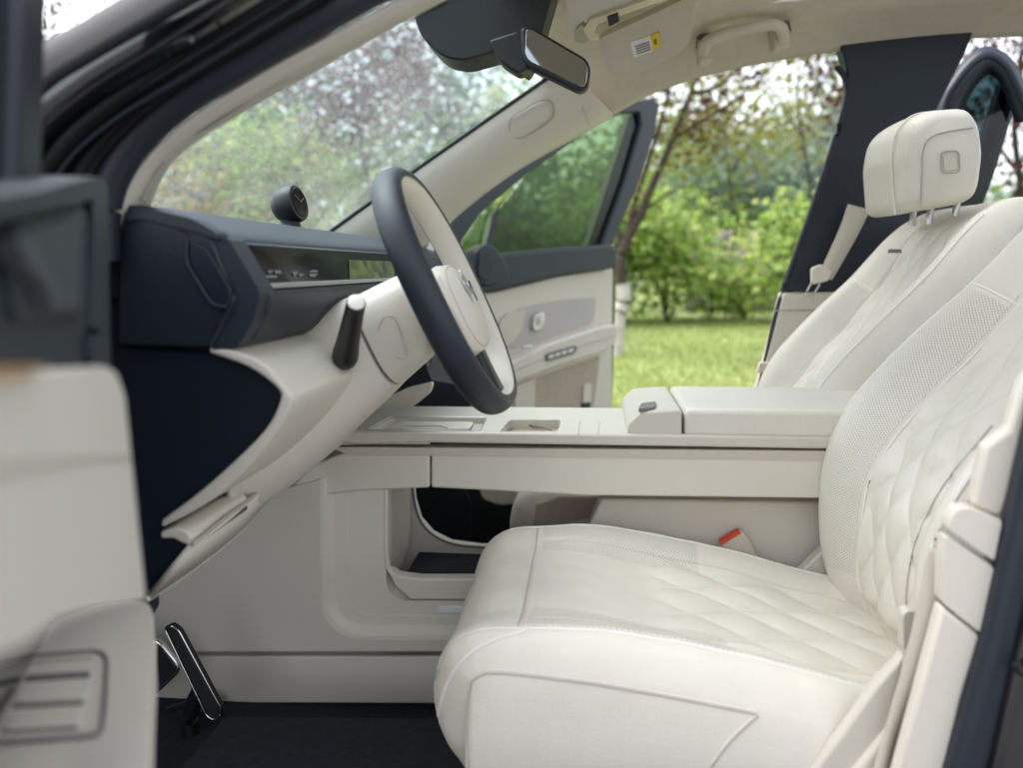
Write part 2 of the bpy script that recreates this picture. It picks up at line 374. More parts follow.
leafcloud('crown', [(Q(665, 95), (.9, .9, .55)), (Q(720, 75), (1.1, 1., .5)), (Q(640, 60), (.9, .9, .5)), (Q(690, 20), (1.1, 1, .7))], 1500, .085, LF['red'], plum)
leafcloud('crown', [(Q(670, 130), (.7, .7, .45)), (Q(735, 125), (.5, .5, .25)), (Q(625, 190), (.35, .4, .5)), (Q(700, 150), (.4, .5, .2))], 700, .08, LF['orange'], plum)

def at(px, Y): return P(px, 268, Y).x
# shrubs along the back edge of the lawn
shrub('bright green broad leaved shrub right behind the whitewashed tree', at(668, 16.5), 16.5, 2.6, 1.3, 'bright', 2600, .19)
shrub('bright green shrub at the left edge of the view past the far door', at(622, 15.5), 15.6, 3.1, 1.0, 'bright', 2200, .18)
shrub('low dark green shrub in the middle of the lawn edge', at(712, 17.2), 17.2, 1.5, 1.0, 'bright', 1300, .14)
shrub('low yellow green shrub before the grey stone wall', at(745, 17.6), 17.6, 1.2, .9, 'yellow', 1100, .13)
shrub('tall bright green shrub beside the dark far door pillar', at(790, 15.6), 16, 2.5, 1.1, 'bright', 2100, .18)
shrub('bright green shrub seen low behind the passenger headrest', at(1010, 13), 13, 2.2, 1.4, 'bright', 2200, .16)
shrub('mid green shrub low through the tinted far door window', at(560, 16), 16, 2.6, 1.5, 'bright', 2200, .17)
shrub('small mid green shrub left of the tinted far door window', at(500, 15), 15, 2.9, 1.4, 'mid', 1900, .17)
# trees
G = 'trees beyond the lawn'
tree('leafy_tree', 'yellow green tree hanging high over the far door opening', 'tree', at(805, 12), 12.5, 6.2, 1.9, 'yellow', 2000, .11, G, .5, .03)
tree('leafy_tree', 'bright green slender tree behind the sparse red leaved tree', 'tree', at(725, 20), 20, 7.0, 2.0, 'yellow', 2000, .15, G, .42, .035)
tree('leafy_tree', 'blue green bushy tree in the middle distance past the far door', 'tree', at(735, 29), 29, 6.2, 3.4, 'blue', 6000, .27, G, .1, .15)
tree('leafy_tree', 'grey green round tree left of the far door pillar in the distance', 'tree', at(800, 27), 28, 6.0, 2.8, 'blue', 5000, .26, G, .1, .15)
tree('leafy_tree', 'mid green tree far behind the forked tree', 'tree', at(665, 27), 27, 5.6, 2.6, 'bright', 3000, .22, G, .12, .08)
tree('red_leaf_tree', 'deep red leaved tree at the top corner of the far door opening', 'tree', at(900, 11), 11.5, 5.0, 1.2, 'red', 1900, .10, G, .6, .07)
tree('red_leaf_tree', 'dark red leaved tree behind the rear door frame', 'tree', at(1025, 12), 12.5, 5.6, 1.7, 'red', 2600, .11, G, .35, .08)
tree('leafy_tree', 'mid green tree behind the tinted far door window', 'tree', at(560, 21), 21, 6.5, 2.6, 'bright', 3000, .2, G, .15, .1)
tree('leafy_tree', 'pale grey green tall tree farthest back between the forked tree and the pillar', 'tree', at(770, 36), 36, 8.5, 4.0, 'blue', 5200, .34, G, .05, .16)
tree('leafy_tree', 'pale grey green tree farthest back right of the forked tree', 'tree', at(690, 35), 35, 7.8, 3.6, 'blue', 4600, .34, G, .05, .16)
# seen through the misted windscreen
W_ = 'trees seen through the windscreen'
tree('red_leaf_tree', 'purple red leaved tree high in the middle of the windscreen', 'tree', at(365, 12.5), 12.5, 6.2, 1.7, 'red', 3200, .12, W_, .5, .05)
tree('leafy_tree', 'yellow orange leaved tree low at the left of the windscreen', 'tree', at(235, 15), 15, 4.1, 1.6, 'amber', 2800, .16, W_, .15, .09)
tree('leafy_tree', 'bright green tree behind the round dash clock', 'tree', at(305, 14), 14, 3.8, 1.4, 'bright', 2600, .16, W_, .12, .09)
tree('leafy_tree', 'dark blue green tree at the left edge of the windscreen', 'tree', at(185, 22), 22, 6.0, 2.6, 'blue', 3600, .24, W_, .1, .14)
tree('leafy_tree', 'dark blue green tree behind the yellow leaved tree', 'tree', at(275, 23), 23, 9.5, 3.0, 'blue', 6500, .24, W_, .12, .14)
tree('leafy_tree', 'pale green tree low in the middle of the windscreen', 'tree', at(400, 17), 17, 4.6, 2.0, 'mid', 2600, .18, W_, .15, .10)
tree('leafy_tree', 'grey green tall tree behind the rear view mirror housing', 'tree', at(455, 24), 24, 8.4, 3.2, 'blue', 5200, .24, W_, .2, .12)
tree('red_leaf_tree', 'small red leaved tree above the car bonnet corner at the far left', 'tree', at(75, 18), 18, 8.0, 1.7, 'red', 2300, .15, W_, .35, .10)
tree('leafy_tree', 'green tree above the pillar at the far left', 'tree', at(95, 20), 20.5, 7.6, 1.5, 'mid', 1900, .17, W_, .3, .10)
# distant wood that reads as one mass
bl = []
for i in range(60):
    a = radians(-62 + i * 2.1); R = random.uniform(42, 56); hh = random.uniform(4.5, 7.5)
    bl.append((V((sin(a) * R, cos(a) * R, hh * .45)), (2.6, 2.0, hh * .5)))
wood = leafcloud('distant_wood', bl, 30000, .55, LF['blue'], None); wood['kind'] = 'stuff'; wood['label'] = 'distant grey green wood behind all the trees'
# rough stone bank wall between the shrubs
sw = thing('stone_wall', 'grey brown rough stone wall behind the shrubs at the end of the lawn', 'wall', (at(740, 20), 20.5, 0))
rows = []
for i in range(41):
    x = at(690, 20) + i * .085
    rows.append([V((x, 20.5 + random.gauss(0, .05) + .10 * k, 1.9 * k / 12 * (1 + .06 * sin(i * .6)) + random.gauss(0, .02))) for k in range(13)])
loft('stones', rows, mat('rough_stone', (0.20, 0.17, 0.15), .9, bump=1, bscale=5, var=.45, vscale=2.2), sw, thick=.25)

# ================================================================== CAR
car = thing('car', 'dark car with both front doors open showing a cream leather cabin and navy dashboard', 'car', (0.2, 1.61, 0))
def part(fn, name, *a, **k): return fn(name, *a, **k)

# ---- floor and dark body shell
box = lambda x0, x1, y0, y1, z: [V((x0, y0, z)), V((x1, y0, z)), V((x1, y1, z)), V((x0, y1, z))]
prism('floor_carpet', box(-1.05, 1.7, .86, 2.36, .195), (0, 0, -.05), M['carpet'], car, .01)
prism('bulkhead', [V((-1.0, .86, .15)), V((-1.0, 2.36, .15)), V((-1.0, 2.36, 1.14)), V((-1.0, .86, 1.14))], (-.03, 0, 0), M['carpet'], car, .0)
prism('sill', box(-.55, 1.0, .74, .855, .34), (0, 0, -.14), M['black'], car, .02)
fs_ = prism('sill', box(-.55, 1.0, 2.32, 2.44, .46), (0, 0, -.28), M['black'], car, .02)
prism('sill_plate', box(-.35, .45, 2.335, 2.40, .466), (0, 0, -.005), M['chrome'], fs_, .002)
# rear bulk of the cabin, dark
prism('floor_carpet', box(1.72, 1.78, .86, 2.36, 1.0), (0, 0, -.75), M['carpet'], car, .02)

# ---- roof and headliner (symmetric about Y = 1.61)
YC = 1.61
sta = [(-.125, 1.60, 1.624, 1.655), (0.0, 1.535, 1.665, 1.695), (.17, 1.610, 1.712, 1.735), (.38, 1.668, 1.745, 1.765), (.75, 1.718, 1.775, 1.795), (1.15, 1.735, 1.785, 1.80), (1.75, 1.71, 1.76, 1.78)]
rows = []
for k, (x, ze, zi, zc) in enumerate(sta):
    half = [(.745, ze - .012), (.725, ze + .002), (.69, ze + (zi - ze) * .45), (.62, ze + (zi - ze) * .82), (.50, zi), (.25, zi + (zc - zi) * .8), (0, zc)]
    fx = (-.07 if k == 0 else 0)
    r = [V((x + fx * (1 - (h / .745) ** 2) + (0.03 if k == 0 and h > .7 else 0), YC + h, z)) for h, z in half]
    r += [V((p.x, 2 * YC - p.y, p.z)) for p in reversed(r[:-1])]
    rows.append(r)
cols = [cr([r[j] for r in rows], 6) for j in range(len(rows[0]))]
rows2 = [[c[i] for c in cols] for i in range(len(cols[0]))]
def open_roof(o):                    # unseen glass roof panel, added to bring light down onto the front seats
    bm = bmesh.new(); bm.from_mesh(o.data)
    dead = [f for f in bm.faces if .44 < f.calc_center_median().x < 1.62 and abs(f.calc_center_median().y - YC) < .44]
    bmesh.ops.delete(bm, geom=dead, context='FACES'); bm.to_mesh(o.data); bm.free()
open_roof(loft('headliner', rows2, M['headliner'], car, thick=.012))
rows3 = [[p + V((0, (p.y - YC) * .05, .05)) for p in r] for r in rows2]
roof_ = loft('roof', rows3, M['gloss'], car, thick=.01); open_roof(roof_)
loft('unseen_sunroof_glass', [[V((.40 + 1.26 * i / 8, YC - .5 + 1.0 * j / 8, 1.842 - .03 * abs(j / 4 - 1) ** 2 + .02 * sin(pi * i / 8))) for j in range(9)] for i in range(9)], M['roof_glass'], roof_)

# ---- far A-pillar
U = [P(318, 244, 2.2), P(345, 224, 2.2), P(420, 170, 2.2), P(480, 128, 2.2), P(548, 81, 2.2), P(570, 66, 2.2)]
Lw = [P(400, 262, 2.33), P(432, 234, 2.33), P(470, 201, 2.33), P(520, 165, 2.33), P(592, 125, 2.33), P(612, 113, 2.33)]
a, b = cr(U, 8), cr(Lw, 8); rows = []
for p, q in zip(a, b):
    d = q - p; nn = V((0.25, -.8, -.5)).normalized()
    rows.append([p + V((0, .05, 0))] + [p + d * t + nn * (.035 * sin(pi * min(1, t * 1.05)) ** .6) for t in (0, .08, .2, .35, .5, .65, .8, .92, 1)] + [q + V((0.0, .05, -.0))])
pil = loft('pillar_trim', rows, M['trim'], car, thick=.006)
tube('seam', [P(582, 108, 2.19) + V((0, -.02, 0)), P(586, 118, 2.22) + V((0, -.028, 0)), P(590, 127, 2.30)], .0015, M['stitch'], pil)
# oval embossed plate on the pillar
ov = rc([(511, 119), (540, 102), (550, 104), (551, 118), (522, 136), (513, 134)], 9)
p0 = P(530, 119, 2.215); nn = V((.25, -.8, -.5)).normalized()
plate('airbag_plate', ov, p0 + nn * .006, nn, .02, M['trim'], pil, .003)
tube('airbag_groove', [PP(x, y, p0 + nn * .007, nn) for x, y in rc([(508, 119), (540, 99), (554, 101), (554, 119), (522, 139), (510, 137)], 10)], .002, M['stitch'], pil, smooth=0, closed=True)
# black edge band of the windscreen at the far pillar
tube('glass_seal', [p + V((-.004, -.002, .006)) for p in U], .006, M['black'], car)

# ---- windscreen
def wsn(t, y):                       # t 0 bottom .. 1 top
    h = (y - YC) / .66
    bot = V((-.78 - .14 * (1 - h * h), y, 1.185)); top = V((-.132 - .075 * (1 - h * h), y, 1.63 + .03 * (1 - h * h)))
    p = bot.lerp(top, t); p.z += .02 * sin(pi * t); return p
loft('windscreen', [[wsn(i / 14, YC - .66 + 1.32 * j / 24) for j in range(25)] for i in range(15)], M['windscreen'], car)

def resample_(path, n):
    d = [0]
    for a_, b_ in zip(path, path[1:]): d.append(d[-1] + (b_ - a_).length)
    out = []
    for i in range(n):
        t = d[-1] * i / (n - 1); k = max(j for j in range(len(d) - 1) if d[j] <= t + 1e-9)
        out.append(path[k].lerp(path[k + 1], (t - d[k]) / (d[k + 1] - d[k])))
    return out
# ---- near A-pillar: cream return, rubber seal, painted body
A = [(107, 230), (125, 188), (145, 162), (176, 132), (215, 103), (274, 67), (332, 36), (395, 4), (450, -24)]
B = [(140, 230), (149, 203), (157, 181), (172, 158), (198, 137), (234, 115), (290, 83), (332, 59), (395, 24), (452, -6)]
A = [tuple(p)[:2] for p in resample_([V((*p, 0)) for p in A], 12)]; B = [tuple(p)[:2] for p in resample_([V((*p, 0)) for p in B], 12)]
npil = strip('pillar_trim', [P(*p, .875) for p in A], [P(*p, .945) for p in B], .006, M['trim'], car)
for s0 in ([(168, 170), (158, 188), (148, 203)], [(282, 78), (245, 100), (210, 124), (178, 148)]):
    pass
strip('defroster_slot', [P(288, 76.5, .918), P(245, 99, .918), P(206, 122, .918), P(174, 145, .918)], [P(286, 79, .919), P(246, 103, .919), P(208, 127, .919), P(176, 147, .919)], .004, M['groove'], npil)
strip('defroster_slot', [P(164, 161, .915), P(149, 178, .915), P(138, 197, .915)], [P(163, 164, .917), P(152, 184, .917), P(146, 202, .917)], .004, M['stitch'], npil)
sp = [P(103, 260, .868), P(103, 215, .868), P(112, 180, .868), P(138, 138, .868), P(185, 97, .868), P(250, 57, .868), P(320, 17, .868), P(372, -12, .868), P(430, -42, .868), V((-.06, .868, 1.50)), V((.06, .868, 1.565)), V((.2, .868, 1.625)), V((.4, .868, 1.675)), V((.75, .868, 1.72)), V((1.1, .868, 1.735))]
tube('door_seal', sp, .019, M['rubber'], car, 12, 8, rad2=.019)
# outer painted pillar: several lips, glossy black
def lip(poly1, poly2, y1, y2, m, nm='pillar_panel'):
    return strip(nm, [P(*p, y1) for p in poly1], [P(*p, y2) for p in poly2], .006, m, car)
l0 = [(20, 240), (60, 180), (100, 135), (180, 78), (260, 30), (330, -12)]
l1 = [(10, 215), (42, 150), (90, 105), (165, 58), (240, 12), (300, -25)]
l2 = [(0, 165), (40, 98), (95, 60), (160, 23), (205, -3), (260, -34)]
l3 = [(-10, 110), (44, 53), (90, 27), (135, -1), (180, -28), (220, -50)]
seal_in = [(90, 250), (92, 200), (108, 160), (165, 103), (250, 50), (340, -5)]
body = lip([(95, 250), (96, 205), (115, 162), (168, 104), (255, 50), (350, -8)], l0, .862, .835, M['lip'], 'pillar_panel')
lip(l0, l1, .832, .815, M['lip']); lip(l1, l2, .812, .790, M['gloss'])
# rounded outer edge that mirrors the sky
a = [P(*p, .788) for p in l2]; b = [P(*p, .85) for p in l3]
rows = []
for p, q in zip(cr(a, 8), cr(b, 8)):
    d = q - p; up = V((-.35, -.45, .82)).normalized()
    rows.append([p + d * t + up * (.016 * sin(pi * t)) for t in [k / 8 for k in range(9)]])
loft('pillar_panel', rows, mat('dark_paint_clearcoat', (.012, .013, .016), .5, coat=0.0, spec=0.10), car, thick=.006)
for off in (0, 10, 20):
    tube('weatherstrip', [P(x + off, y + off * .9, .822) for x, y in l1], .0022, M['rubber'], body, 6, 6)
# door-jamb darkness below the pillar
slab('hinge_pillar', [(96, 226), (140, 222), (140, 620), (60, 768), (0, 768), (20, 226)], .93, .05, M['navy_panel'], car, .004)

prism('cowl_light_block', box(-1.05, -.56, .86, 2.36, 1.15), (0, 0, -.03), M['black'], car, .004)  # unseen slab added to block windscreen light falling behind the dash
# ---- dashboard: a profile running across the car
def prof(name, px, Yref, Y0, Y1, m, parent, bevel=.004, seg=3, r=0, taper=0):
    if r: px = rc(px, r)
    pts = [P(p[0], p[1], Yref) for p in px]
    return prism(name, [V((p.x, Y0, p.z)) for p in pts], V((0, Y1 - Y0, 0)), m, parent, bevel, seg)
dash = prof('dashboard', [(60, 207), (148, 205), (165, 212), (205, 229), (216, 236), (220, 243), (208, 247), (150, 246), (60, 246)], .9, .895, 2.28, M['navy_soft'], car, .008, 4, r=6)
prof('dash_body', [(40, 247), (218, 245), (222, 240), (228, 243), (247, 290), (244, 300), (60, 300)], .9, .905, 2.28, M['navy_panel'], dash, .003)
# screen bay: frame wing, display and lower lip
prof('screen', [(205, 243), (231, 243), (250, 288), (215, 288)], .9, .945, 2.0, M['piano'], dash, .001)
scr = bpy.data.objects['screen']
def SC(name, x0, x1, y0, y1, m):      # flat mark on the display: pixel box mapped onto the screen face
    def q(px, t): # t 0 top .. 1 bottom of the face, px picks the place across the car
        a_, b_ = P(231, 243, .9), P(250, 288, .9); p = a_.lerp(b_, t); d = ray(px, 265); Y = None
        k = (px - 511.5); Yl = .95
        for i in range(60):
            mid = .95 + i * .02; pr_ = V((p.x, mid, p.z)) - EYE; cx = _R.inverted() @ pr_
            if 511.5 + FOC * cx.x / -cx.z >= px: Yl = mid; break
        return V((p.x + .0015, Yl, p.z + .0005))
    v = [q(x0, y0), q(x1, y0), q(x1, y1), q(x0, y1)]
    return mesh(name, v, [(0, 1, 2, 3)], m, scr, None)
def emis(name, c, e):
    m, t, b = nmat(name); b.inputs['Base Color'].default_value = (.01, .01, .01, 1); b.inputs['Emission Color'].default_value = (*c, 1); b.inputs['Emission Strength'].default_value = e; return m
eg = emis('screen_glyph_light', (.7, .75, .8), .045)
for x0, x1, y0, y1 in ((262, 268, .62, .70), (269, 275, .62, .70), (262, 268, .74, .80), (269, 275, .74, .80), (290, 292, .66, .8), (296, 299, .72, .8), (307, 313, .62, .68), (307, 313, .72, .8)):
    SC('screen_glyph', x0, x1, y0, y1, eg)
mg = emis('screen_reflection_glow', (.05, .09, .01), .16); t_ = mg.node_tree; nz = t_.nodes.new('ShaderNodeTexNoise'); nz.inputs['Scale'].default_value = 28; nz.inputs['Detail'].default_value = 6; oc_ = t_.nodes.new('ShaderNodeTexCoord'); t_.links.new(oc_.outputs['Object'], nz.inputs['Vector']); rr_ = t_.nodes.new('ShaderNodeValToRGB')
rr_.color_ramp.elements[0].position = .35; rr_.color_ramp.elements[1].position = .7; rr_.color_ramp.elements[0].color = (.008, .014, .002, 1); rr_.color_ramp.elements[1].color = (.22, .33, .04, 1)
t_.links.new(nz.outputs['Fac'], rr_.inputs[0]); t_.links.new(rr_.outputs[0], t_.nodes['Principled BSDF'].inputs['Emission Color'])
SC('screen_reflection', 347, 392, .30, .92, mg)  # reflected greenery on the glass, put in as a faintly glowing patch
prof('dash_beam', [(60, 298), (240, 291), (258, 289), (264, 296), (262, 312), (248, 338), (240, 347), (225, 350), (60, 352)], .9, .92, 2.28, M['navy'], dash, .006, 3, r=4)
prof('dash_trim', [(252, 285), (258, 284), (261, 289), (253, 290)], .9, .935, 2.1, M['silver'], dash, .001)
prof('dash_beam', [(216, 238), (231, 238), (262, 290), (262, 298), (256, 322), (240, 347), (214, 350), (228, 315), (236, 296)], .9, .892, .935, M['navy_soft'], dash, .006, 3, r=4)
# end cap, upper and lower
cap = slab('dash_end_panel', [(124, 214), (140, 209), (186, 221), (211, 235), (214, 243), (233, 292), (236, 300), (226, 318), (212, 348), (116, 346), (118, 260)], .888, .03, M['navy'], dash, .007, r=5)
slab('dash_end_panel', [(124, 212), (136, 206), (190, 218), (215, 232), (218, 240), (190, 230), (140, 219), (124, 222)], .884, .03, M['navy_soft'], dash, .005, r=4)
slab('air_vent', [(187, 240), (206, 247), (232, 291), (228, 307), (214, 305), (188, 262)], .883, .02, M['navy_panel'], dash, .004, r=4)
tube('panel_seam', [P(x, y, .904) for x, y in [(120, 537), (165, 535.5), (192, 535)]], .0012, M['black'], dash)
tube('vent_trim', [P(x, y, .881) for x, y in [(187, 240), (187, 262), (197, 280), (212, 303), (227, 307)]], .0022, M['navy_soft'], dash)
tube('panel_seam', [P(x, y, .886) for x, y in [(130, 215), (160, 219), (187, 234)]], .0014, M['black'], dash)
tube('panel_seam', [P(x, y, .886) for x, y in [(228, 309), (220, 320), (210, 331)]], .0016, M['black'], dash)
# lower cream knee panel: a shell with a navy end panel inside it
inn = [(211, 352), (250, 366), (279, 387), (282, 400), (270, 425), (246, 451), (205, 488), (164, 519)]
out = [(164, 526), (209, 502), (252, 464), (280, 428), (294, 403), (290, 390), (262, 360), (213, 344)]
i2 = [tuple(p) for p in cr([V(p) for p in inn], 4)]; o2 = [tuple(p) for p in cr([V(p) for p in out], 4)]
knee = prof('knee_panel', i2 + o2, .9, .892, 1.46, M['trim'], dash, .004, 3)
slab('dash_end_panel', [(112, 346)] + i2 + [(166, 534), (196, 544), (146, 594), (112, 640)], .905, .02, M['navy_panel'], dash, .003)
tube('knee_seam', [P(283, 401, .896), P(283, 401, .9) + V((0.002, .12, 0)), P(283, 401, .9) + V((.002, .4, 0))], .0014, M['stitch'], knee, smooth=0)
prof('drawer', [(163, 530), (180, 526.5), (189, 530), (194, 537), (191, 544), (183, 541), (176, 537), (163, 537)], .9, .894, 1.06, M['trim'], dash, .003, 3)
prof('drawer_handle', [(187, 543), (196, 540), (196, 546), (188, 547)], .9, .898, 1.05, M['chrome'], dash, .001)
strip('lower_trim', [P(192, 545, .895), P(222, 520, .97), P(252, 497, 1.08), P(277, 474, 1.22), P(303, 455, 1.36), P(340, 444, 1.445)],
      [P(146, 600, .895), P(196, 566, .97), P(238, 532, 1.08), P(268, 500, 1.22), P(290, 478, 1.36), P(318, 457, 1.445)], .008, M['trim'], dash)
tube('lower_trim_edge', [P(146, 600, .893), P(196, 566, .968), P(238, 532, 1.078), P(268, 500, 1.218), P(290, 478, 1.358), P(318, 457, 1.443)], .004, M['trim'], dash)
tube('lower_trim_edge', [P(192, 545, .893), P(222, 520, .968), P(252, 497, 1.078), P(277, 474, 1.218), P(303, 455, 1.358), P(340, 444, 1.443), P(430, 443, 1.447)], .003, M['stitch'], dash)
tip = P(166, 522, .9); Aa, Bb = [], []
for yy, (bx, by) in ((1.03, (238, 509)), (1.10, (254, 496)), (1.22, (278, 474)), (1.34, (299, 457)), (1.452, (338, 443))):
    Aa.append(V((tip.x + .02, yy, tip.z + .02))); Bb.append(P(bx, by, yy) + V((-.012, .004, .004)))
strip('knee_panel', Aa, Bb, .008, M['plastic'], dash, mid=4)
# dash clock on the top pad
cc = P(290, 205, 1.5); cdir = V((.96, -.12, .22)).normalized(); s = cdir.cross(V((0, 0, 1))).normalized(); w = s.cross(cdir)
rows = []
for d, r in [(-.036, .004), (-.034, .014), (-.028, .024), (-.016, .032), (0, .036), (.014, .036), (.020, .034), (.021, .030)]:
    rows.append([cc + cdir * d + s * r * cos(k * pi / 12) + w * r * sin(k * pi / 12) for k in range(24)])
clk = loft('dash_clock', rows, M['black'], dash, closed=True, cap=True)
rows = [[cc + cdir * d + s * r * cos(k * pi / 12) + w * r * sin(k * pi / 12) for k in range(24)] for d, r in [(.0212, .029), (.0225, .028)]]
loft('clock_face', rows, M['piano'], clk, closed=True, cap=True)
for aa, L_ in ((.6, .022), (2.6, .016)):
    tube('clock_hand', [cc + cdir * .024, cc + cdir * .024 + s * L_ * cos(aa) + w * L_ * sin(aa)], .0010, M['grey'], clk, 6, 0)
tube('clock_foot', [cc + V((0, 0, -.025)), cc + V((0, 0, -.036)), cc + V((0, 0, -.055)), cc + V((0, 0, -.075))], [.022, .018, .026, .03], M['navy_soft'], clk, 16, 3)

# ---- steering wheel and column
WC = P(450, 292, 1.23); e2 = V((-.425, 0, .905)).normalized(); e1 = V((0, 1, 0)); nw = V((e2.z, 0, -e2.x))      # nw points at the driver
def rimpt(ph):
    c, s_ = cos(ph), sin(ph); k = (abs(c) ** 2.35 + abs(s_) ** 2.35) ** (-1 / 2.35); r = .188 * k
    return WC + e1 * (r * c) + e2 * (r * s_ * 1.02), e1 * c + e2 * s_
swheel = bpy.data.objects.new('steering_wheel', None)
def rimband(name, a0, a1, m, parent, ra=.0155, rb=.0235, n=12, grow=0):
    rows = []
    for i in range(97):
        p, o = rimpt(2 * pi * i / 96)
        rows.append([p + o * (ra * cos(a0 + (a1 - a0) * k / n)) + nw * (rb * sin(a0 + (a1 - a0) * k / n)) for k in range(n + 1)])
    return loft(name, rows, m, parent)
swheel = rimband('steering_wheel', radians(-105), radians(112), M['navy'], car, n=18)
rimband('rim_inlay', radians(112), radians(255), M['trim'], swheel, .0150, .0230)
rimband('rim_stitching', radians(109), radians(114), M['groove'], swheel, .0162, .0240, 2)
# hub: rounded cushion
def hubring(d, ry, rz, ex=2.6, n=36, oz=0):
    out = []
    for k in range(n):
        a_ = 2 * pi * k / n; c, s_ = cos(a_), sin(a_); q = (abs(c) ** ex + abs(s_) ** ex) ** (-1 / ex)
        out.append(WC + e1 * (ry * c * q) + e2 * (rz * s_ * q + oz - .032) + nw * d)
    return out
hub = loft('airbag_cover', [hubring(-.055, .055, .05), hubring(-.045, .075, .065), hubring(-.02, .088, .075), hubring(0, .090, .077), hubring(.014, .084, .072), hubring(.022, .068, .058), hubring(.026, .04, .034), hubring(.027, .01, .01)], M['trim'], swheel, closed=True, cap=True)
for sgn in (-1, 1):                              # side spokes
    A_, B_ = [], []
    for t, hw in ((0, .045), (.35, .036), (.7, .032), (1, .045)):
        y = sgn * (.075 + .10 * t)
        A_.append(WC + e1 * y + e2 * (hw - .02) + nw * (.0 - .004 * t)); B_.append(WC + e1 * y - e2 * (hw + .02) + nw * (.0 - .004 * t))
    strip('spoke', A_, B_, .02, M['trim'], swheel)
    if sgn > 0: strip('spoke_trim', [p + nw * .012 - e2 * .012 for p in A_], [p + nw * .012 - e2 * .030 for p in A_], .004, M['piano'], swheel)
strip('spoke', [WC - e2 * .06 + e1 * .03, WC - e2 * .12 + e1 * .02, WC - e2 * .18 + e1 * .03], [WC - e2 * .06 - e1 * .03, WC - e2 * .12 - e1 * .02, WC - e2 * .18 - e1 * .03], .016, M['black'], swheel)
seam_ = hubring(.0152, .080, .068)
tube('cover_seam', [p + nw * .0004 for p in seam_], .0012, M['stitch'], hub, 6, 0, closed=True)
for k in range(3):
    yb = .100 + .016 * k
    pb = WC + e1 * yb - e2 * (.018) + nw * .0125
    prism('spoke_button', [pb + e1 * a_ * .006 + e2 * b_ * .009 for a_, b_ in ((-1, -1), (1, -1), (1, 1), (-1, 1))], nw * .003, M['grey'], swheel, .001)
for i in range(64):
    pass
# swirl emblem on the cover
for sg in (-1, 1):
    pts = [WC - e2 * .004 + nw * .0285 + e1 * (sg * y) + e2 * (z * 1) for y, z in [(.004, -.026), (.006, -.013), (.015, -.002), (.016, .010), (.007, .020), (-.003, .027)]]
    tube('emblem', pts, .0022, M['silver'], hub, 6, 5)
# column shroud
cdirn = -nw
def colring(d, hy, hz, oz, n=32, ex=3.0):
    out = []
    for k in range(n):
        a_ = 2 * pi * k / n; c, s_ = cos(a_), sin(a_); q = (abs(c) ** ex + abs(s_) ** ex) ** (-1 / ex)
        out.append(WC + cdirn * d + e1 * (hy * c * q) + e2 * (hz * s_ * q + oz))
    return out
col = loft('steering_column', [colring(.045, .045, .045, -.0), colring(.05, .075, .062, -.005), colring(.075, .085, .07, -.012), colring(.13, .088, .078, -.02)], M['plastic'], car, closed=True, cap=True)
loft('column_gap', [colring(.128, .083, .073, -.02), colring(.139, .083, .073, -.02)], M['groove'], col, closed=True, cap=True)
loft('column_cover', [colring(.136, .09, .080, -.02), colring(.17, .095, .088, -.025), colring(.22, .11, .098, -.03), colring(.30, .15, .115, -.04), colring(.40, .19, .13, -.05)], M['trim'], col, closed=True, cap=True)
tube('column_seam', [P(x, y, 1.135) for x, y in [(378, 330), (383, 318), (391, 316), (397, 322), (406, 350), (404, 358), (396, 356)]], .0013, M['stitch'], col)
# stalk towards the viewer
s0, s1 = P(345, 357, 1.10), P(356, 303, .985)
stk = tube('column_stalk', [s0 + V((-.02, .06, -.01)), s0, s0.lerp(s1, .3), s0.lerp(s1, .8), s1], [.012, .019, .0165, .0135, .013], M['black'], col, 14, 6)
q = (s1 - s0).normalized()
tube('stalk_tip', [s1 + q * .0005, s1 + q * .003, s1 + q * .0045], [.0112, .0112, .0085], M['piping'], stk, 14, 0)
# second stalk, far side
tube('column_stalk', [WC + cdirn * .08 + e1 * .08, WC + cdirn * .06 + e1 * .13 + e2 * .02, WC + cdirn * .05 + e1 * .16 + e2 * .03], [.010, .010, .008], M['black'], col, 10, 4)
# ---- centre console bridge
def slabY(name, px, Y0, Y1, m, parent, bevel=.004, r=0, seg=3, Yref=None): return prof(name, px, Yref or Y0, Y0, Y1, m, parent, bevel, seg, r)
cons = slabY('center_console', [(431, 451), (930, 458), (930, 500), (590, 496), (431, 488)], 1.450, 1.74, M['trim'], car, .005)
front = [(429.5, 450), (380, 449.5), (340, 454), (312, 465), (297, 480), (284, 498), (310, 497), (360, 491), (429.5, 488)]
slabY('console_front_cover', front, 1.450, 1.74, M['trim'], cons, .005)
slabY('console_gap', [(330, 447), (930, 452), (930, 463), (431, 456), (350, 456)], 1.4495, 1.70, M['belt'], cons, .0)
tray_px = [(318, 447), (332, 437), (352, 431), (690, 435), (930, 439), (930, 451), (690, 447), (430, 443), (350, 445)]
ctop = slabY('console_top', tray_px, 1.447, 1.73, M['plastic'], cons, .005)
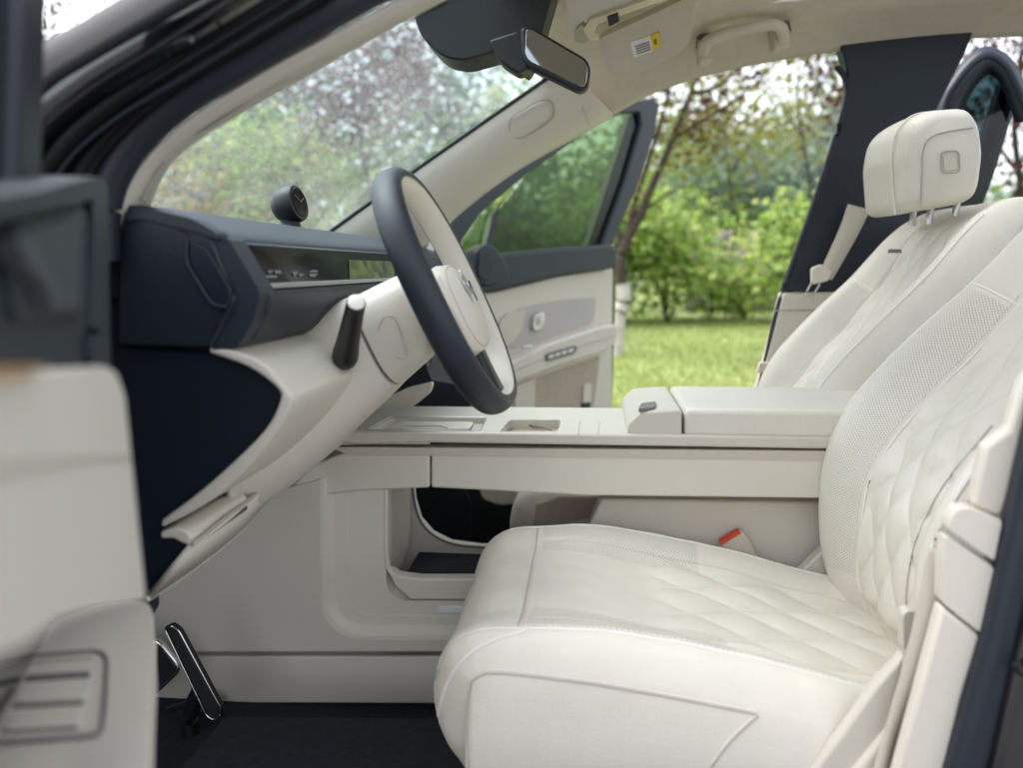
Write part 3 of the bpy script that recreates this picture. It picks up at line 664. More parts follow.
def recess(o, px, depth, r=3):
    """sink a real pocket with this outline into the top of o"""
    z_ = P(500, 433, 1.447).z; px = rc(px, r)
    top = [PZ(x, y, z_) for x, y in px]; n = len(top)
    vs = [p + V((0, 0, .03)) for p in top] + [p - V((0, 0, depth)) for p in top]
    me = bpy.data.meshes.new('pocket'); me.from_pydata([tuple(p) for p in vs], [], [tuple(range(n)), tuple(range(2 * n - 1, n - 1, -1))] + [(i, i + n, (i + 1) % n + n, (i + 1) % n) for i in range(n)])
    bm = bmesh.new(); bm.from_mesh(me); bmesh.ops.recalc_face_normals(bm, faces=bm.faces); bm.to_mesh(me); bm.free()
    k = bpy.data.objects.new('pocket', me); C.objects.link(k)
    b = o.modifiers.new('pocket', 'BOOLEAN'); b.object = k; b.operation = 'DIFFERENCE'; b.solver = 'EXACT'
    dg = bpy.context.evaluated_depsgraph_get(); dg.update(); nm = bpy.data.meshes.new_from_object(o.evaluated_get(dg))
    o.modifiers.clear(); o.data = nm; bpy.data.objects.remove(k)
recess(ctop, [(368, 429.5), (392, 417), (486, 418), (479, 430.5)], .012)
recess(ctop, [(501, 431.5), (510, 420.5), (561, 420.5), (558, 431.8)], .018)
zt = P(500, 433, 1.447).z + .0006
zr = P(500, 433, 1.447).z
hplate('phone_tray', [(386, 428), (400, 421), (474, 421.5), (470, 428.5)], zr - .006, .004, M['trim'], cons, .001, r=3)
tube('tray_rim', [PZ(x, y, zr + .0004) for x, y in rc([(366, 430), (391, 416.5), (487, 417.5), (480, 431)], 3)], .0012, M['silver'], cons, smooth=0, closed=True)
tube('phone_tray_grip', [PZ(x, y, zr - .005) for x, y in [(401, 428), (405, 426), (440, 426), (447, 428)]], .0014, M['stitch'], cons, smooth=0)
hplate('cup_holder_floor', [(497, 434), (508, 419.5), (563, 419.5), (560, 434)], zr - .0165, .001, mat('cup_holder_floor', (.30, .26, .19), .4), cons, 0)
tube('cup_holder_rim', [PZ(x, y, zr + .0004) for x, y in rc([(500, 432), (510, 420), (562, 420), (558.5, 432.3)], 3)], .0012, M['silver'], cons, smooth=0, closed=True)
tube('cup_ring', [PZ(x, y, zr - .010) for x, y in [(520, 424), (535, 426), (548, 429), (553, 432)]], .002, M['groove'], cons)
for x in (578, 598):
    tube('console_seam', [PZ(x, 434, zt + .001), PZ(x + 2, 421, zt + .001)], .0012, M['stitch'], cons, 6, 0)
# armrest
arm_end = [(627, 434), (628, 424), (640, 412), (682, 409.5), (682, 437), (632, 437)]
arm = slabY('armrest', [(684.5, 437.5), (684.5, 410), (690, 409), (930, 412), (930, 441)], 1.452, 1.745, M['leather'], cons, .012, 0, 5)
slabY('armrest_end', arm_end, 1.452, 1.745, M['plastic'], cons, .008, 4)
pz = .826
slabY('console_gap', [(620, 436), (845, 438), (845, 442), (620, 440)], 1.458, 1.73, M['groove'], cons, 0)
hplate('armrest_button', [(638, 409), (641, 403), (656, 401), (655, 407)], P(650, 410, 1.452).z + .003, .006, M['grey'], cons, .001, r=2)
# tunnel wall
tun = slab('tunnel_panel', [(135, 660), (150, 590), (240, 500), (322.5, 478), (322.5, 597)] + [(322.5 + 40 * (1 - cos(k / 8 * pi / 2)), 597 + 40 * sin(k / 8 * pi / 2)) for k in range(1, 9)] + [(600, 637), (600, 653), (150, 653)], 1.445, .05, M['plastic'], car, .006)
slab('tunnel_panel', [(120, 656.5), (620, 656.5), (620, 705), (120, 703)], 1.462, .05, M['plastic'], car, .005)
def soft_panel(name, xl, yb, xr, yt, r, dx_, Yo, Yi, m, parent):
    """raised L-shaped field whose edge ramps up gently from Yo to Yi"""
    def arc(x, y, rad, n=8): return [(x + rad - rad * sin(k / n * pi / 2 + 0), 0) for k in range(n + 1)]
    rows = []
    for t in (0, .12, .3, .5, .7, .88, 1):
        e = t * t * (3 - 2 * t); x = xl + dx_ * t; y = yb - dx_ * t; rr = max(6, r - dx_ * t * .5); Yv = Yo + (Yi - Yo) * e; ln = []
        for k in range(6): ln.append(P(x, yt + (y - rr - yt) * k / 6, Yv))
        for k in range(9):
            a_ = k / 8 * pi / 2; ln.append(P(x + rr * (1 - cos(a_)), y - rr + rr * sin(a_), Yv))
        for k in range(1, 6): ln.append(P(x + rr + (xr - x - rr) * k / 5, y, Yv))
        rows.append(ln)
    back = [p + V((.01, .02, .0)) for p in rows[-1]]; 
    inner = []
    x2, y2 = 386, 601; Yv = Yi; rr = 22
    for k in range(6): inner.append(P(x2, yt + (y2 - rr - yt) * k / 6, Yv))
    for k in range(9):
        a_ = k / 8 * pi / 2; inner.append(P(x2 + rr * (1 - cos(a_)), y2 - rr + rr * sin(a_), Yv))
    for k in range(1, 6): inner.append(P(x2 + rr + (xr - x2 - rr) * k / 5, y2, Yv))
    rows.append(inner); rows.append([p + V((.003, .03, .003)) for p in inner])
    return loft(name, rows, m, parent, sharp=80)
soft_panel('tunnel_raised_panel', 322, 637, 600, 478, 40, 13, 1.4465, 1.458, M['trim'], tun)
soft_panel('tunnel_raised_panel', 347, 616, 600, 478, 26, 9, 1.4575, 1.468, M['trim'], tun)
tube('tunnel_rim', [P(x, y, 1.462) for x, y in [(386, 482), (386, 530), (387, 560), (393, 574), (410, 579), (440, 580), (540, 580)]], .0055, M['trim'], tun, 8, 6)
slab('tray_lip', [(388, 570), (398, 576), (420, 579), (600, 579), (600, 602), (410, 600), (394, 585)], 1.456, .03, M['trim'], tun, .004)
prism('storage_tray', box(-.40, .40, 1.47, 1.76, .432), (0, 0, -.04), M['carpet'], tun, .003)
slab('tray_far_wall', [(380, 470), (412, 470), (414, 500), (420, 520), (432, 534), (450, 543), (480, 547), (600, 549), (600, 600), (380, 600)], 1.745, .03, M['trim'], tun, .006)
tube('tray_far_rim', [P(x, y, 1.743) for x, y in [(412, 475), (414, 500), (420, 520), (432, 534), (450, 543), (480, 547), (560, 549)]], .003, M['grey'], tun)
slab('tray_end_wall', [(386, 470), (386, 580), (380, 600), (360, 600), (360, 470)], 1.50, .22, M['trim'], tun, .004)
slab('tunnel_button', [(439, 607), (463, 607), (461, 613), (438, 613)], 1.455, .006, M['white'], tun, .001)
slab('usb_socket', [(365, 490), (374, 489), (373, 497), (366, 502)], 1.462, .006, M['black'], tun, .001)
slab('console_rear_panel', [(586, 532), (601, 499), (930, 504), (930, 620), (560, 620)], 1.515, .06, M['trim'], car, .006)
slab('console_rear_panel', [(530, 545), (536, 505), (560, 497), (620, 497), (620, 560), (530, 560)], 1.70, .03, M['beige'], car, .006)
slab('footwell_carpet', [(380, 470), (452, 470), (470, 500), (470, 590), (380, 590)], 2.30, .02, M['carpet'], car, .004)
prism('scuff_plate', [P(490, 540, 2.05), P(522, 526, 2.15), P(525, 530, 2.15), P(493, 545, 2.05)], (0, 0, -.01), M['silver'], car, .002)
# passenger footwell details seen through the gaps
slab('footwell_panel', [(476, 480), (560, 480), (556, 495), (540, 502), (500, 506), (482, 500)], 2.2, .03, M['trim'], car, .006, r=6)
slab('glovebox_panel', [(290, 330), (405, 300), (432, 380), (471, 386), (470, 470), (290, 470)], 2.26, .02, M['navy_panel'], car, .004)
slab('knee_bolster', [(366, 411), (384, 399), (408, 388), (433, 382), (430, 393), (414, 406), (398, 412)], 1.84, .02, M['trim'], car, .006, r=4)
# pedals
ped = slab('pedal', [(163, 628), (172, 624), (180, 630), (222, 708), (221, 718), (212, 722), (205, 716)], 1.30, .012, M['black'], car, .003, r=3)
tube('pedal_trim', [P(p.x, p.y, 1.298) for p in rc([(164.5, 628.5), (172, 625.5), (179, 631), (220.5, 708), (219.5, 717), (212.5, 720), (206, 715)], 3)], .0016, M['chrome'], ped, smooth=0, closed=True)
slab('pedal_pad', [(167, 631), (172, 628), (178, 633), (219, 709), (218, 715), (213, 718), (208, 713)], 1.297, .004, M['black'], ped, .001, r=2)
tube('pedal_arm', [P(200, 690, 1.31), P(190, 720, 1.34), P(196, 768, 1.34)], .016, M['black'], ped)
bp_ = slab('pedal', [(130, 640), (158, 640), (178, 664), (180, 672), (155, 696), (130, 702)], 1.36, .012, M['chrome'], car, .003, r=8)
slab('pedal_pad', [(120, 643), (157, 643), (174, 665), (176, 671), (149, 696), (120, 702)], 1.357, .005, M['black'], bp_, .001, r=8)
slab('pedal_box', [(140, 720), (210, 700), (225, 740), (215, 800), (100, 820)], 1.40, .05, M['black'], car, .02)
prism('floor_mat', [PZ(x, y, .30) for x, y in [(225, 716), (470, 718), (520, 800), (150, 800)]], (0, 0, -.012), M['carpet'], car, .005)

# ================================================================== SEATS
def smooth(a, b, x):
    t = min(1, max(0, (x - a) / (b - a))); return t * t * (3 - 2 * t)
def interp(tab, v):
    for (a, x), (b, y) in zip(tab, tab[1:]):
        if v <= b: return x + (y - x) * max(0, v - a) / (b - a)
    return tab[-1][1]
def resample(path, n):
    d = [0]
    for a, b in zip(path, path[1:]): d.append(d[-1] + (b - a).length)
    out = []; k = 0
    for i in range(n):
        s_ = d[-1] * i / (n - 1)
        while k < len(d) - 2 and d[k + 1] < s_: k += 1
        t = (s_ - d[k]) / max(1e-9, d[k + 1] - d[k]); out.append(path[k].lerp(path[k + 1], t))
    return out, d[-1]
def quilt(a, b, ps, pw, h):
    """soft diamonds: a along, b across, metres"""
    x = a / ps + b / pw; y = a / ps - b / pw
    f = min(abs(sin(pi * x)), 1) * min(abs(sin(pi * y)), 1)
    return h * (f ** .5)
BACK = [(.47, .48), (.438, .55), (.424, .64), (.425, .75), (.464, .853), (.548, .962), (.638, 1.055), (.690, 1.115), (.735, 1.172), (.785, 1.218), (.85, 1.246), (.93, 1.252)]
SEATN = 'front seats with quilted cream leather'
def stitches(name, pts, nf, length, gap, rad, m, parent):
    """a row of short raised threads along a smooth line"""
    pts, L_ = resample(pts, 400); vs, fs = [], []; n = int(L_ / (length + gap))
    for k in range(n):
        a_, b_ = pts[min(399, int(399 * (k * (length + gap)) / L_))], pts[min(399, int(399 * (k * (length + gap) + length) / L_))]
        if (b_ - a_).length < 1e-4: continue
        for r in tube_rows([a_, a_.lerp(b_, .5), b_], [rad * .6, rad, rad * .6], 5): vs += r
        o = len(vs) - 15
        for i in range(2):
            for j in range(5): fs.append((o + i * 5 + j, o + i * 5 + (j + 1) % 5, o + (i + 1) * 5 + (j + 1) % 5, o + (i + 1) * 5 + j))
    return mesh(name, vs, fs, m, parent, 80)
def surface_grid(name, F, nv, nu, m, parent, perf, vlen, ulen):
    """closed body: F(v,u) gives front point; extra ring behind made by B(v,k)"""
    pass
def build_seat(dx, dy, parent, detail=1.0, dxb=0.0):
    YS = 1.222 + dy
    NV, NU = int(240 * detail), int(190 * detail)
    prof_pts, plen = resample(cr([V((x, 0, z)) for x, z in BACK], 12), NV)
    def nrm(i):
        t = (prof_pts[min(i + 1, NV - 1)] - prof_pts[max(i - 1, 0)]).normalized(); return V((t.z, 0, -t.x))      # backward normal
    def wv(v): return interp([(0, .215), (.08, .238), (.3, .252), (.55, .255), (.72, .245), (.84, .225), (.93, .20), (1, .17)], v)
    def Rv(v): return interp([(0, .03), (.15, .055), (.35, .085), (.55, .085), (.72, .055), (.85, .02), (.95, 0), (1, 0)], v)
    def front(i, u):
        v = i / (NV - 1); w = wv(v); au = abs(u)
        rec = Rv(v) * (1 - smooth(.42, .90, au)); y = u * w
        rec += .030 * max(0, (au - .86) / .14) ** 2.2
        rec -= .012 * smooth(.0, .3, v) * (1 - smooth(0.0, .42, au)) * (1 - smooth(.5, .8, v))
        e = 0.0
        s_ = v * plen
        if au < .56 and .03 < v < .86:
            k = smooth(.56, .52, au) * smooth(.03, .06, v) * smooth(.86, .83, v)
            e = quilt(s_, y, .16, .088, .0105) * k
        e += .0028 * mnoise.noise(V((u * 2.4, v * 7, dy * 5))) + .0012 * mnoise.noise(V((u * 7, v * 20, dy * 9)))
        # seam grooves
        e -= .004 * math.exp(-((au - .56) / .010) ** 2)
        e -= .003 * math.exp(-((v - .665) / .0035) ** 2) * (1 if au > .60 and au < .95 else 0)
        e -= .003 * math.exp(-((v - .87) / .004) ** 2) * (1 if au < .93 else 0)
        p = prof_pts[i] + nrm(i) * (rec - e)
        return V((p.x + dx + dxb, YS + y, p.z))
    verts, faces, perf, uvs = [], [], [], []
    ND = 9
    ring = []
    for i in range(NV):
        v = i / (NV - 1); row = []
        for j in range(NU):
            u = -1 + 2 * j / (NU - 1); row.append(front(i, u))
            perf.append(max(0, min(1, (.90 - abs(u)) / .16)) if (.58 < abs(u) and .08 < v < .655) else 0.0); uvs.append((v * plen, u * wv(v)))
        dep = interp([(0, .10), (.2, .15), (.6, .15), (.85, .11), (1, .05)], v); n_ = nrm(i); w = wv(v)
        for k in range(1, ND):                       # near->far round the back
            t = k / ND
            # far side down, back, near side up
            if t < .34: q = t / .34; yy, dd = w * (1.0 + .05 * sin(pi * q)), .03 + (dep - .03) * q
            elif t < .67: q = (t - .34) / .33; yy, dd = w * (1 - 2 * q), dep + .03 * sin(pi * q)
            else: q = (t - .67) / .33; yy, dd = -w * (1.0 + .05 * sin(pi * q)), dep - (dep - .03) * q
            p = prof_pts[i] + n_ * dd; row.append(V((p.x + dx + dxb, YS + yy, p.z))); perf.append(0.0); uvs.append((v * plen, .3 + k * .05))
        ring.append(row)
    n = NU + ND - 1
    for r in ring: verts += r
    for i in range(NV - 1):
        for j in range(n): faces.append((i * n + j, i * n + (j + 1) % n, (i + 1) * n + (j + 1) % n, (i + 1) * n + j))
    faces.append(tuple(range(n - 1, -1, -1))); faces.append(tuple((NV - 1) * n + j for j in range(n)))
    def make(name, verts, faces, perf, uvs, parent):
        me = bpy.data.meshes.new(name); me.from_pydata([tuple(p) for p in verts], [], faces)
        bm = bmesh.new(); bm.from_mesh(me); bmesh.ops.recalc_face_normals(bm, faces=bm.faces); bm.to_mesh(me); bm.free()
        a = me.attributes.new('perf', 'FLOAT', 'POINT'); a.data.foreach_set('value', perf)
        ul = me.uv_layers.new(name='uv'); li = [0] * len(me.loops); me.loops.foreach_get('vertex_index', li)
        ul.data.foreach_set('uv', [c for k in li for c in uvs[k]])
        return finish(name, me, M['seat'], parent, 50)
    back = make('backrest', verts, faces, perf, uvs, parent)
    fr_ = lambda v, u: front(int(round(v * (NV - 1))), u)
    lift = lambda v, u, h=.001: fr_(v, u) - nrm(int(round(v * (NV - 1)))) * h
    for sg in (-1, 1):
        tube('piping', [lift(.03 + .82 * k / 24, sg * .93, .001) for k in range(25)], .0028, M['piping'], back, 6, 2)
        tube('piping', [lift(.665, sg * (.56 + .37 * k / 6), .001) for k in range(7)], .0022, M['piping'], back, 6, 2)
        tube('piping', [lift(.05 + .80 * k / 24, sg * .565, .001) for k in range(25)], .0016, M['piping'], back, 6, 2)
    for sg in (-1, 1): stitches('stitching', [lift(.06 + .78 * k / 60, sg * .59, .0006) for k in range(61)], 0, .005, .003, .0009, M['piping'], back)
    # ---------------- cushion
    CP = [(-.170, .36), (-.203, .43), (-.212, .49), (-.208, .535), (-.190, .575), (-.15, .602), (-.085, .612), (0, .616), (.1, .606), (.2, .590), (.3, .568), (.4, .543), (.52, .52)]
    NV2, NU2 = int(200 * detail), int(180 * detail)
    cp, clen = resample(cr([V((x, 0, z)) for x, z in CP], 12), NV2)
    def cn(i):
        t = (cp[min(i + 1, NV2 - 1)] - cp[max(i - 1, 0)]).normalized(); return V((-t.z, 0, t.x))                # outward
    def cw(v): return interp([(0, .21), (.07, .232), (.14, .243), (.22, .253), (.32, .260), (.45, .264), (1, .262)], v)
    vX = {}
    def cush(i, u):
        v = i / (NV2 - 1); w = cw(v); au = abs(u); y = u * w; s_ = v * clen
        sag = (.010 + .020 * smooth(.25, .6, v)) * (1 - smooth(.45, .85, au)) * smooth(.05, .3, v)
        sag += .050 * max(0, (au - .80) / .20) ** 2.4
        e = .007 * (1 - au ** 2) * smooth(0, .2, v) * (1 - smooth(.2, .4, v))
        if au < .60 and v > .55:
            e += quilt(s_, y, .17, .10, .0085) * smooth(.60, .56, au) * smooth(.55, .60, v)
        e += .0035 * mnoise.noise(V((u * 2.2, v * 6, dy * 7 + 3))) + .0014 * mnoise.noise(V((u * 6, v * 18, dy * 9 + 3)))
        e += .0011 * mnoise.noise(V((u * 3.0, v * 42, dy * 3 + 1))) * smooth(.50, .30, v) + .0008 * mnoise.noise(V((u * 30, v * 9, 4))) * smooth(.55, .9, au)
        e -= .0035 * math.exp(-((au - .62) / .012) ** 2) * (1 if v > .36 else 0)
        e -= .003 * math.exp(-((v - .345) / .004) ** 2) * (1 if au < .80 else 0)
        e -= .003 * math.exp(-((au - .82) / .010) ** 2)
        p = cp[i] + cn(i) * (e - sag); return V((p.x + dx, YS + y, p.z))
    verts, faces, perf, uvs = [], [], [], []; NS = 10; zb = .30
    for i in range(NV2):
        v = i / (NV2 - 1); w = cw(v); row = []
        L_, R_ = cush(i, -1), cush(i, 1)
        for k in range(NS):                           # near skirt, bottom to top
            q = 1 - k / NS; zz = L_.z + (zb - L_.z) * q; bulge = .010 * sin(pi * min(1, q * 1.6)) if q < .625 else 0
            ex = -.0035 * math.exp(-((q - .16) / .025) ** 2) if v > .16 else 0
            row.append(V((L_.x, L_.y - bulge - ex, zz))); perf.append(0); uvs.append((v * clen, -.3 - q * .2))
        for j in range(NU2):
            u = -1 + 2 * j / (NU2 - 1); row.append(cush(i, u))
            perf.append(1.0 if (.46 < abs(u) < .80 and .36 < v < .66) else 0.0); uvs.append((v * clen, u * w))
        for k in range(1, NS + 1):
            q = k / NS; row.append(V((R_.x, R_.y + .01 * sin(pi * min(1, q * 1.6)), R_.z + (zb - R_.z) * q))); perf.append(0); uvs.append((v * clen, .3 + q * .2))
        verts += row; n = len(row)
    for i in range(NV2 - 1):
        for j in range(n - 1): faces.append((i * n + j, i * n + j + 1, (i + 1) * n + j + 1, (i + 1) * n + j))
    cu = make('cushion', verts, faces, perf, uvs, parent)
    cl = lambda v, u, h=.001: cush(int(round(v * (NV2 - 1))), u) + cn(int(round(v * (NV2 - 1)))) * h
    for sg in (-1, 1):
        tube('piping', [cl(.02 + .95 * k / 24, sg * .82) for k in range(25)], .0030, M['piping'], cu, 6, 2)
    for sg in (-1, 1): stitches('stitching', [cl(.34 + .63 * k / 60, sg * .795, .0006) for k in range(61)], 0, .005, .003, .0009, M['piping'], cu)
    stitches('stitching', [cl(.353, -.78 + 1.56 * k / 40, .0004) for k in range(41)], 0, .005, .003, .0009, M['piping'], cu)
    tube('piping', [cl(.345, -.82 + 1.64 * k / 16, .0) for k in range(17)], .0015, M['stitch'], cu, 6, 2)
    return back, cu, fr_, YS
seat = thing.__call__ if False else None
def seat_root(label):
    o = bpy.data.objects.new('seat', None); C.objects.link(o); o.parent = car; o.matrix_parent_inverse = Matrix.Translation(-ROOTS[car]); o['label'] = label; return o
ds = seat_root('cream quilted driver seat nearest the viewer with perforated bolsters')
dback, dcush, dfr, dYS = build_seat(0, 0, ds)
ps_ = seat_root('cream passenger seat with its headrest in view')
pback, pcush, pfr, pYS = build_seat(.03, .745, ps_, .8)

# near-side valance and outer trim of the driver seat
def bvh_of(o):
    return BVHTree.FromPolygons([v.co.copy() for v in o.data.vertices], [tuple(p.vertices) for p in o.data.polygons])
def seam_on(tree_, name, px, rad, m, parent, lift=.0005, n=6):
    """a thin bead laid on a seat's real surface, following a line traced on the photo"""
    path = cr([(x, y, 0) for x, y in px], n); pts = []
    for q in path:
        d = ray(q.x, q.y); h = tree_.ray_cast(EYE, d.normalized())
        if h[0] is not None: pts.append(h[0] - d.normalized() * lift)
    if len(pts) > 2: return tube(name, pts, rad, m, parent, 6, 0)
ct = bvh_of(dcush)
seam_on(ct, 'piping', [(525, 631), (500, 638), (475, 650), (455, 669), (443, 694), (438, 720), (439, 745), (446, 790)], .0024, M['piping'], dcush)
seam_on(ct, 'seam', [(472, 678), (490, 671), (540, 675), (600, 683), (680, 697), (757, 712)], .0010, M['leather'], dcush)
seam_on(ct, 'seam', [(473, 681), (490, 674), (540, 678), (600, 686), (680, 700), (757, 715)], .0009, M['stitch'], dcush)
seam_on(ct, 'seam', [(472, 680), (469, 700), (468, 730), (470, 790)], .0014, M['stitch'], dcush)
seam_on(ct, 'seam', [(757, 714), (725, 745), (695, 790)], .0010, M['leather'], dcush)
seam_on(ct, 'seam', [(759, 716), (727, 747), (697, 790)], .0009, M['stitch'], dcush)
slab('side_cover', [(800, 790), (836, 742), (862, 706), (876, 686), (905, 655), (892, 728), (850, 790)], .938, .02, M['plastic'], dcush, .005, seg=4)
# gathered side panel, belt guide loop by the near bolster
bt_ = bvh_of(dback)
seam_on(bt_, 'seam', [(905, 612), (908, 575), (918, 535), (940, 490), (965, 458), (992, 425)], .0015, M['belt'], dback, .0015)
slab('belt_guide', [(903, 616), (908, 611), (916, 612), (916, 634), (904, 652)], .97, .02, M['plastic'], dback, .005, r=4)
for sgx in (0, 9):
    pass
# seat-belt buckle with red button beside the driver cushion
bk = slab('belt_buckle', [(719, 545), (742, 530), (749, 538), (764, 570), (735, 580)], 1.475, .022, M['belt'], ds, .005, r=5)
slab('release_button', [(720, 543.5), (740, 531.5), (741.5, 533.5), (721.5, 545.5)], 1.473, .026, M['red'], bk, .002, r=2)
slab('seat_hinge_cover', [(795, 578), (826, 548), (840, 590), (830, 596)], 1.46, .03, M['plastic'], ds, .004)

# passenger headrest
HY0, HY1 = 1.84, 2.12
ho = rc([(903, 214), (900, 160), (905, 128), (925, 110), (966, 107), (977, 122), (981, 155), (976, 195), (966, 204), (935, 210)], [14, 5, 18, 14, 8, 10, 10, 12, 8, 5], 6)
pts = [P(905 + (x - 905) * 1.06 + 5, y - 2, HY0) for x, y in ho]
cxh = sum((p.x for p in pts)) / len(pts); czh = sum((p.z for p in pts)) / len(pts)
rows = []
for t in [k / 24 for k in range(25)]:
    y = HY0 + (HY1 - HY0) * t; e_ = abs(2 * t - 1); sc = max(.05, 1 - .26 * max(0, (e_ - .70) / .30) ** 2.2); fw = -.018 * (1 - (2 * t - 1) ** 2)
    if t in (0, 1): sc *= .97
    rows.append([V((cxh + (p.x - cxh) * sc + fw, y, czh + (p.z - czh) * (.25 + .75 * sc) if sc < 1 else p.z)) for p in pts])
hr = loft('headrest', rows, M['leather'], ps_, closed=True, cap=True, sharp=70)
yy = HY0 - .001
tube('piping', [P(x, y, yy) + V((0, -.0, 0)) for x, y in [(921, 207), (922, 170), (923, 150), (930, 138), (945, 132), (973, 127.5)]], .0017, M['stitch'], hr)
tube('piping', [V((p.x, HY0 + .045, p.z)) for p in [P(x, y, HY0) for x, y in [(903, 213), (899.5, 160), (904.5, 129), (924, 110.5), (965, 107)]]], .002, M['piping'], hr)
bt = rc([(943, 154), (957, 153), (958, 170), (944, 171)], 4)
slab('adjust_button', bt, HY0 - .002, .006, M['plastic'], hr, .001)
tube('adjust_button_ring', [P(x, y, HY0 - .003) for x, y in rc([(941, 151.5), (959, 150.5), (960, 172), (942, 173)], 5)], .0016, M['stitch'], hr, smooth=0, closed=True)
for x, y in ((.80, 1.93), (.80, 2.03)):
    pass
for (a_, b_, Y) in (((931, 205), (929, 224), 1.93), ((958, 198), (955, 216), 1.90), ((914, 206), (912, 226), 2.02)):
    tube('headrest_post', [P(*a_, Y), P(*b_, Y)], .0075, M['silver'], hr, 12, 0)
kids = [c for c in hr.children]               # the driver seat's own headrest, the same pattern
h2 = hr.copy(); C.objects.link(h2); h2.parent = ds; h2.location = V((.06, -.745, .01))
for c in kids:
    d = c.copy(); C.objects.link(d); d.parent = h2
slab('seat_tag', [(889, 249), (901, 249), (902, 253), (888, 253)], 1.905, .004, M['grey'], pback, .0008)

# ================================================================== FAR SIDE: B-pillar, belt, doors
slab("pillar_trim", [(836, 30), (846, 66), (848, 86), (845, 112), (818, 195), (783, 292), (950, 292), (962, 215), (936, 150), (938, 108), (966, 52), (976, 25)], 2.335, .05, M['navy_panel'], car, .006)
slab('pillar_trim', [(783, 293), (774, 330), (762, 375), (754, 402), (748, 430), (850, 430), (878, 293)], 2.33, .06, M['trim'], car, .006)
tube('seam', [P(775, 311, 2.327), P(800, 310, 2.327), P(840, 311, 2.327)], .0015, M['stitch'], car)
slab('pillar_catch', [(760, 362), (771, 363), (769, 373), (757, 373)], 2.32, .02, M['trim'], car, .003, r=2)
tube('door_seal', [P(x, y, 2.34) for x, y in [(752, 420), (765, 365), (781, 298), (815, 200), (843, 113), (847, 84), (836, 66)]], .008, M['rubber'], car, 8)
sb = strip('seat_belt', [P(848, 204, 2.30), P(838, 232, 2.29), P(818, 276, 2.27)], [P(870, 210, 2.30), P(855, 240, 2.29), P(832, 280, 2.27)], .003, M['belt'], car)
slab('belt_tongue', [(812, 268), (822, 264), (833, 271), (829, 281), (812, 285)], 2.25, .02, M['trim'], sb, .004, r=3)
tube('belt_tongue_loop', [P(x, y, 2.25) for x, y in [(812, 282), (806, 294), (812, 296), (820, 284)]], .003, M['silver'], sb, 6, 4)

# passenger door, swung open
hf = V((-.58, 2.42, 0)); uf = V((cos(radians(50)), sin(radians(50)), 0)); nf = V((uf.y, -uf.x, 0))
fd = bpy.data.objects.new('door', None); C.objects.link(fd); fd.parent = car; fd.matrix_parent_inverse = Matrix.Translation(-ROOTS[car]); fd['label'] = 'far passenger door swung open showing its cream inner trim'
def FD(name, px, o, th, m, parent=None, bevel=.004, r=0): return plate(name, px, hf + nf * o, nf, th, m, parent or fd, bevel, r)
FD('door_shell', [(430, 280), (470, 262), (615, 244), (617, 270), (612, 415), (590, 480), (430, 520)], -.05, .06, M['gloss'])
outer = [(430, 262), (442, 232), (470, 202), (520, 165), (592, 124), (636, 101), (652, 98), (660, 104), (655, 132), (636, 190), (612, 246)]
inner = [(602, 246), (626, 180), (642, 125), (640, 112), (622, 113), (590, 130), (530, 172), (480, 214), (462, 240), (455, 262)]
FD('window_frame', outer + inner, 0, .05, M['navy_soft'], None, .006)
FD('window_frame', [(484, 255), (494, 215), (500, 208), (492, 255)], .002, .03, M['navy'], None, .003)
FD('window_frame', [(600, 246), (622, 180), (641, 118), (630, 115), (614, 165), (588, 246)], -.03, .03, M['black'], None, .002)
FD('window', [(488, 256), (497, 212), (530, 172), (590, 129), (622, 113), (640, 112), (642, 125), (626, 180), (604, 250)], -.02, .005, M['tint'], None, .0)
FD('quarter_window', [(458, 262), (464, 240), (480, 215), (497, 205), (488, 256)], -.02, .005, M['tint_light'], None, 0)
FD('belt_cap', [(470, 268), (506, 253), (560, 248), (611, 244), (618, 249), (617, 262), (611, 269), (560, 276), (495, 292), (470, 296)], .03, .10, M['navy_soft'], None, .012, 0)
tw = FD('speaker', [(476, 250), (488, 243), (497, 247), (506, 262), (511, 276), (503, 284), (486, 287), (474, 280)], .05, .06, M['navy'], None, .008, 6)
FD('speaker_grille', [(480, 253), (487, 248), (492, 256), (494, 272), (488, 282), (478, 276)], .056, .01, M['navy_panel'], tw, .002, 4)
FD('door_card', [(480, 294), (500, 291), (560, 276), (613, 268.5), (612, 415), (606, 430), (480, 440)], .0, .05, M['trim'], None, .006)
FD('inlay', [(503, 318), (520, 308), (560, 300), (597, 297), (594, 322), (560, 333), (525, 345), (505, 352)], .005, .01, M['gauze'], None, .003, 5)
FD('inlay', [(500, 322), (508, 313), (527, 309), (521, 333), (512, 344), (500, 350)], .009, .01, M['plastic'], None, .004, 3)
hd = FD('door_handle', [(534, 316), (541, 312), (546, 313), (545, 324), (538, 332), (533, 330)], .022, .02, M['silver'], None, .004, 4)
FD('handle_grip', [(536, 318), (540, 315), (542, 324), (537, 326)], .024, .004, M['gauze'], hd, .001, 2)
da = FD('armrest', [(505, 366), (520, 358), (548, 344), (600, 327), (616, 324), (619, 330), (617, 342), (608, 351), (560, 366), (520, 381), (505, 388)], .06, .07, M['trim'], None, .010)
tube('armrest_seam', [PP(x, y, hf + nf * .061, nf) for x, y in [(512, 372), (548, 357), (580, 346), (614, 336)]], .0016, M['stitch'], da)
FD('switch_panel', [(546, 354), (576, 345), (578, 349), (574, 354), (547, 362)], .066, .01, M['grey'], da, .002, 2)
for k in range(4):
    x0 = 549 + 6.5 * k; y0 = 355.5 - 2 * k
    FD('switch', [(x0, y0), (x0 + 5, y0 - 1.5), (x0 + 5, y0 + 1.8), (x0, y0 + 3.5)], .068, .004, M['silver'], da, .001)
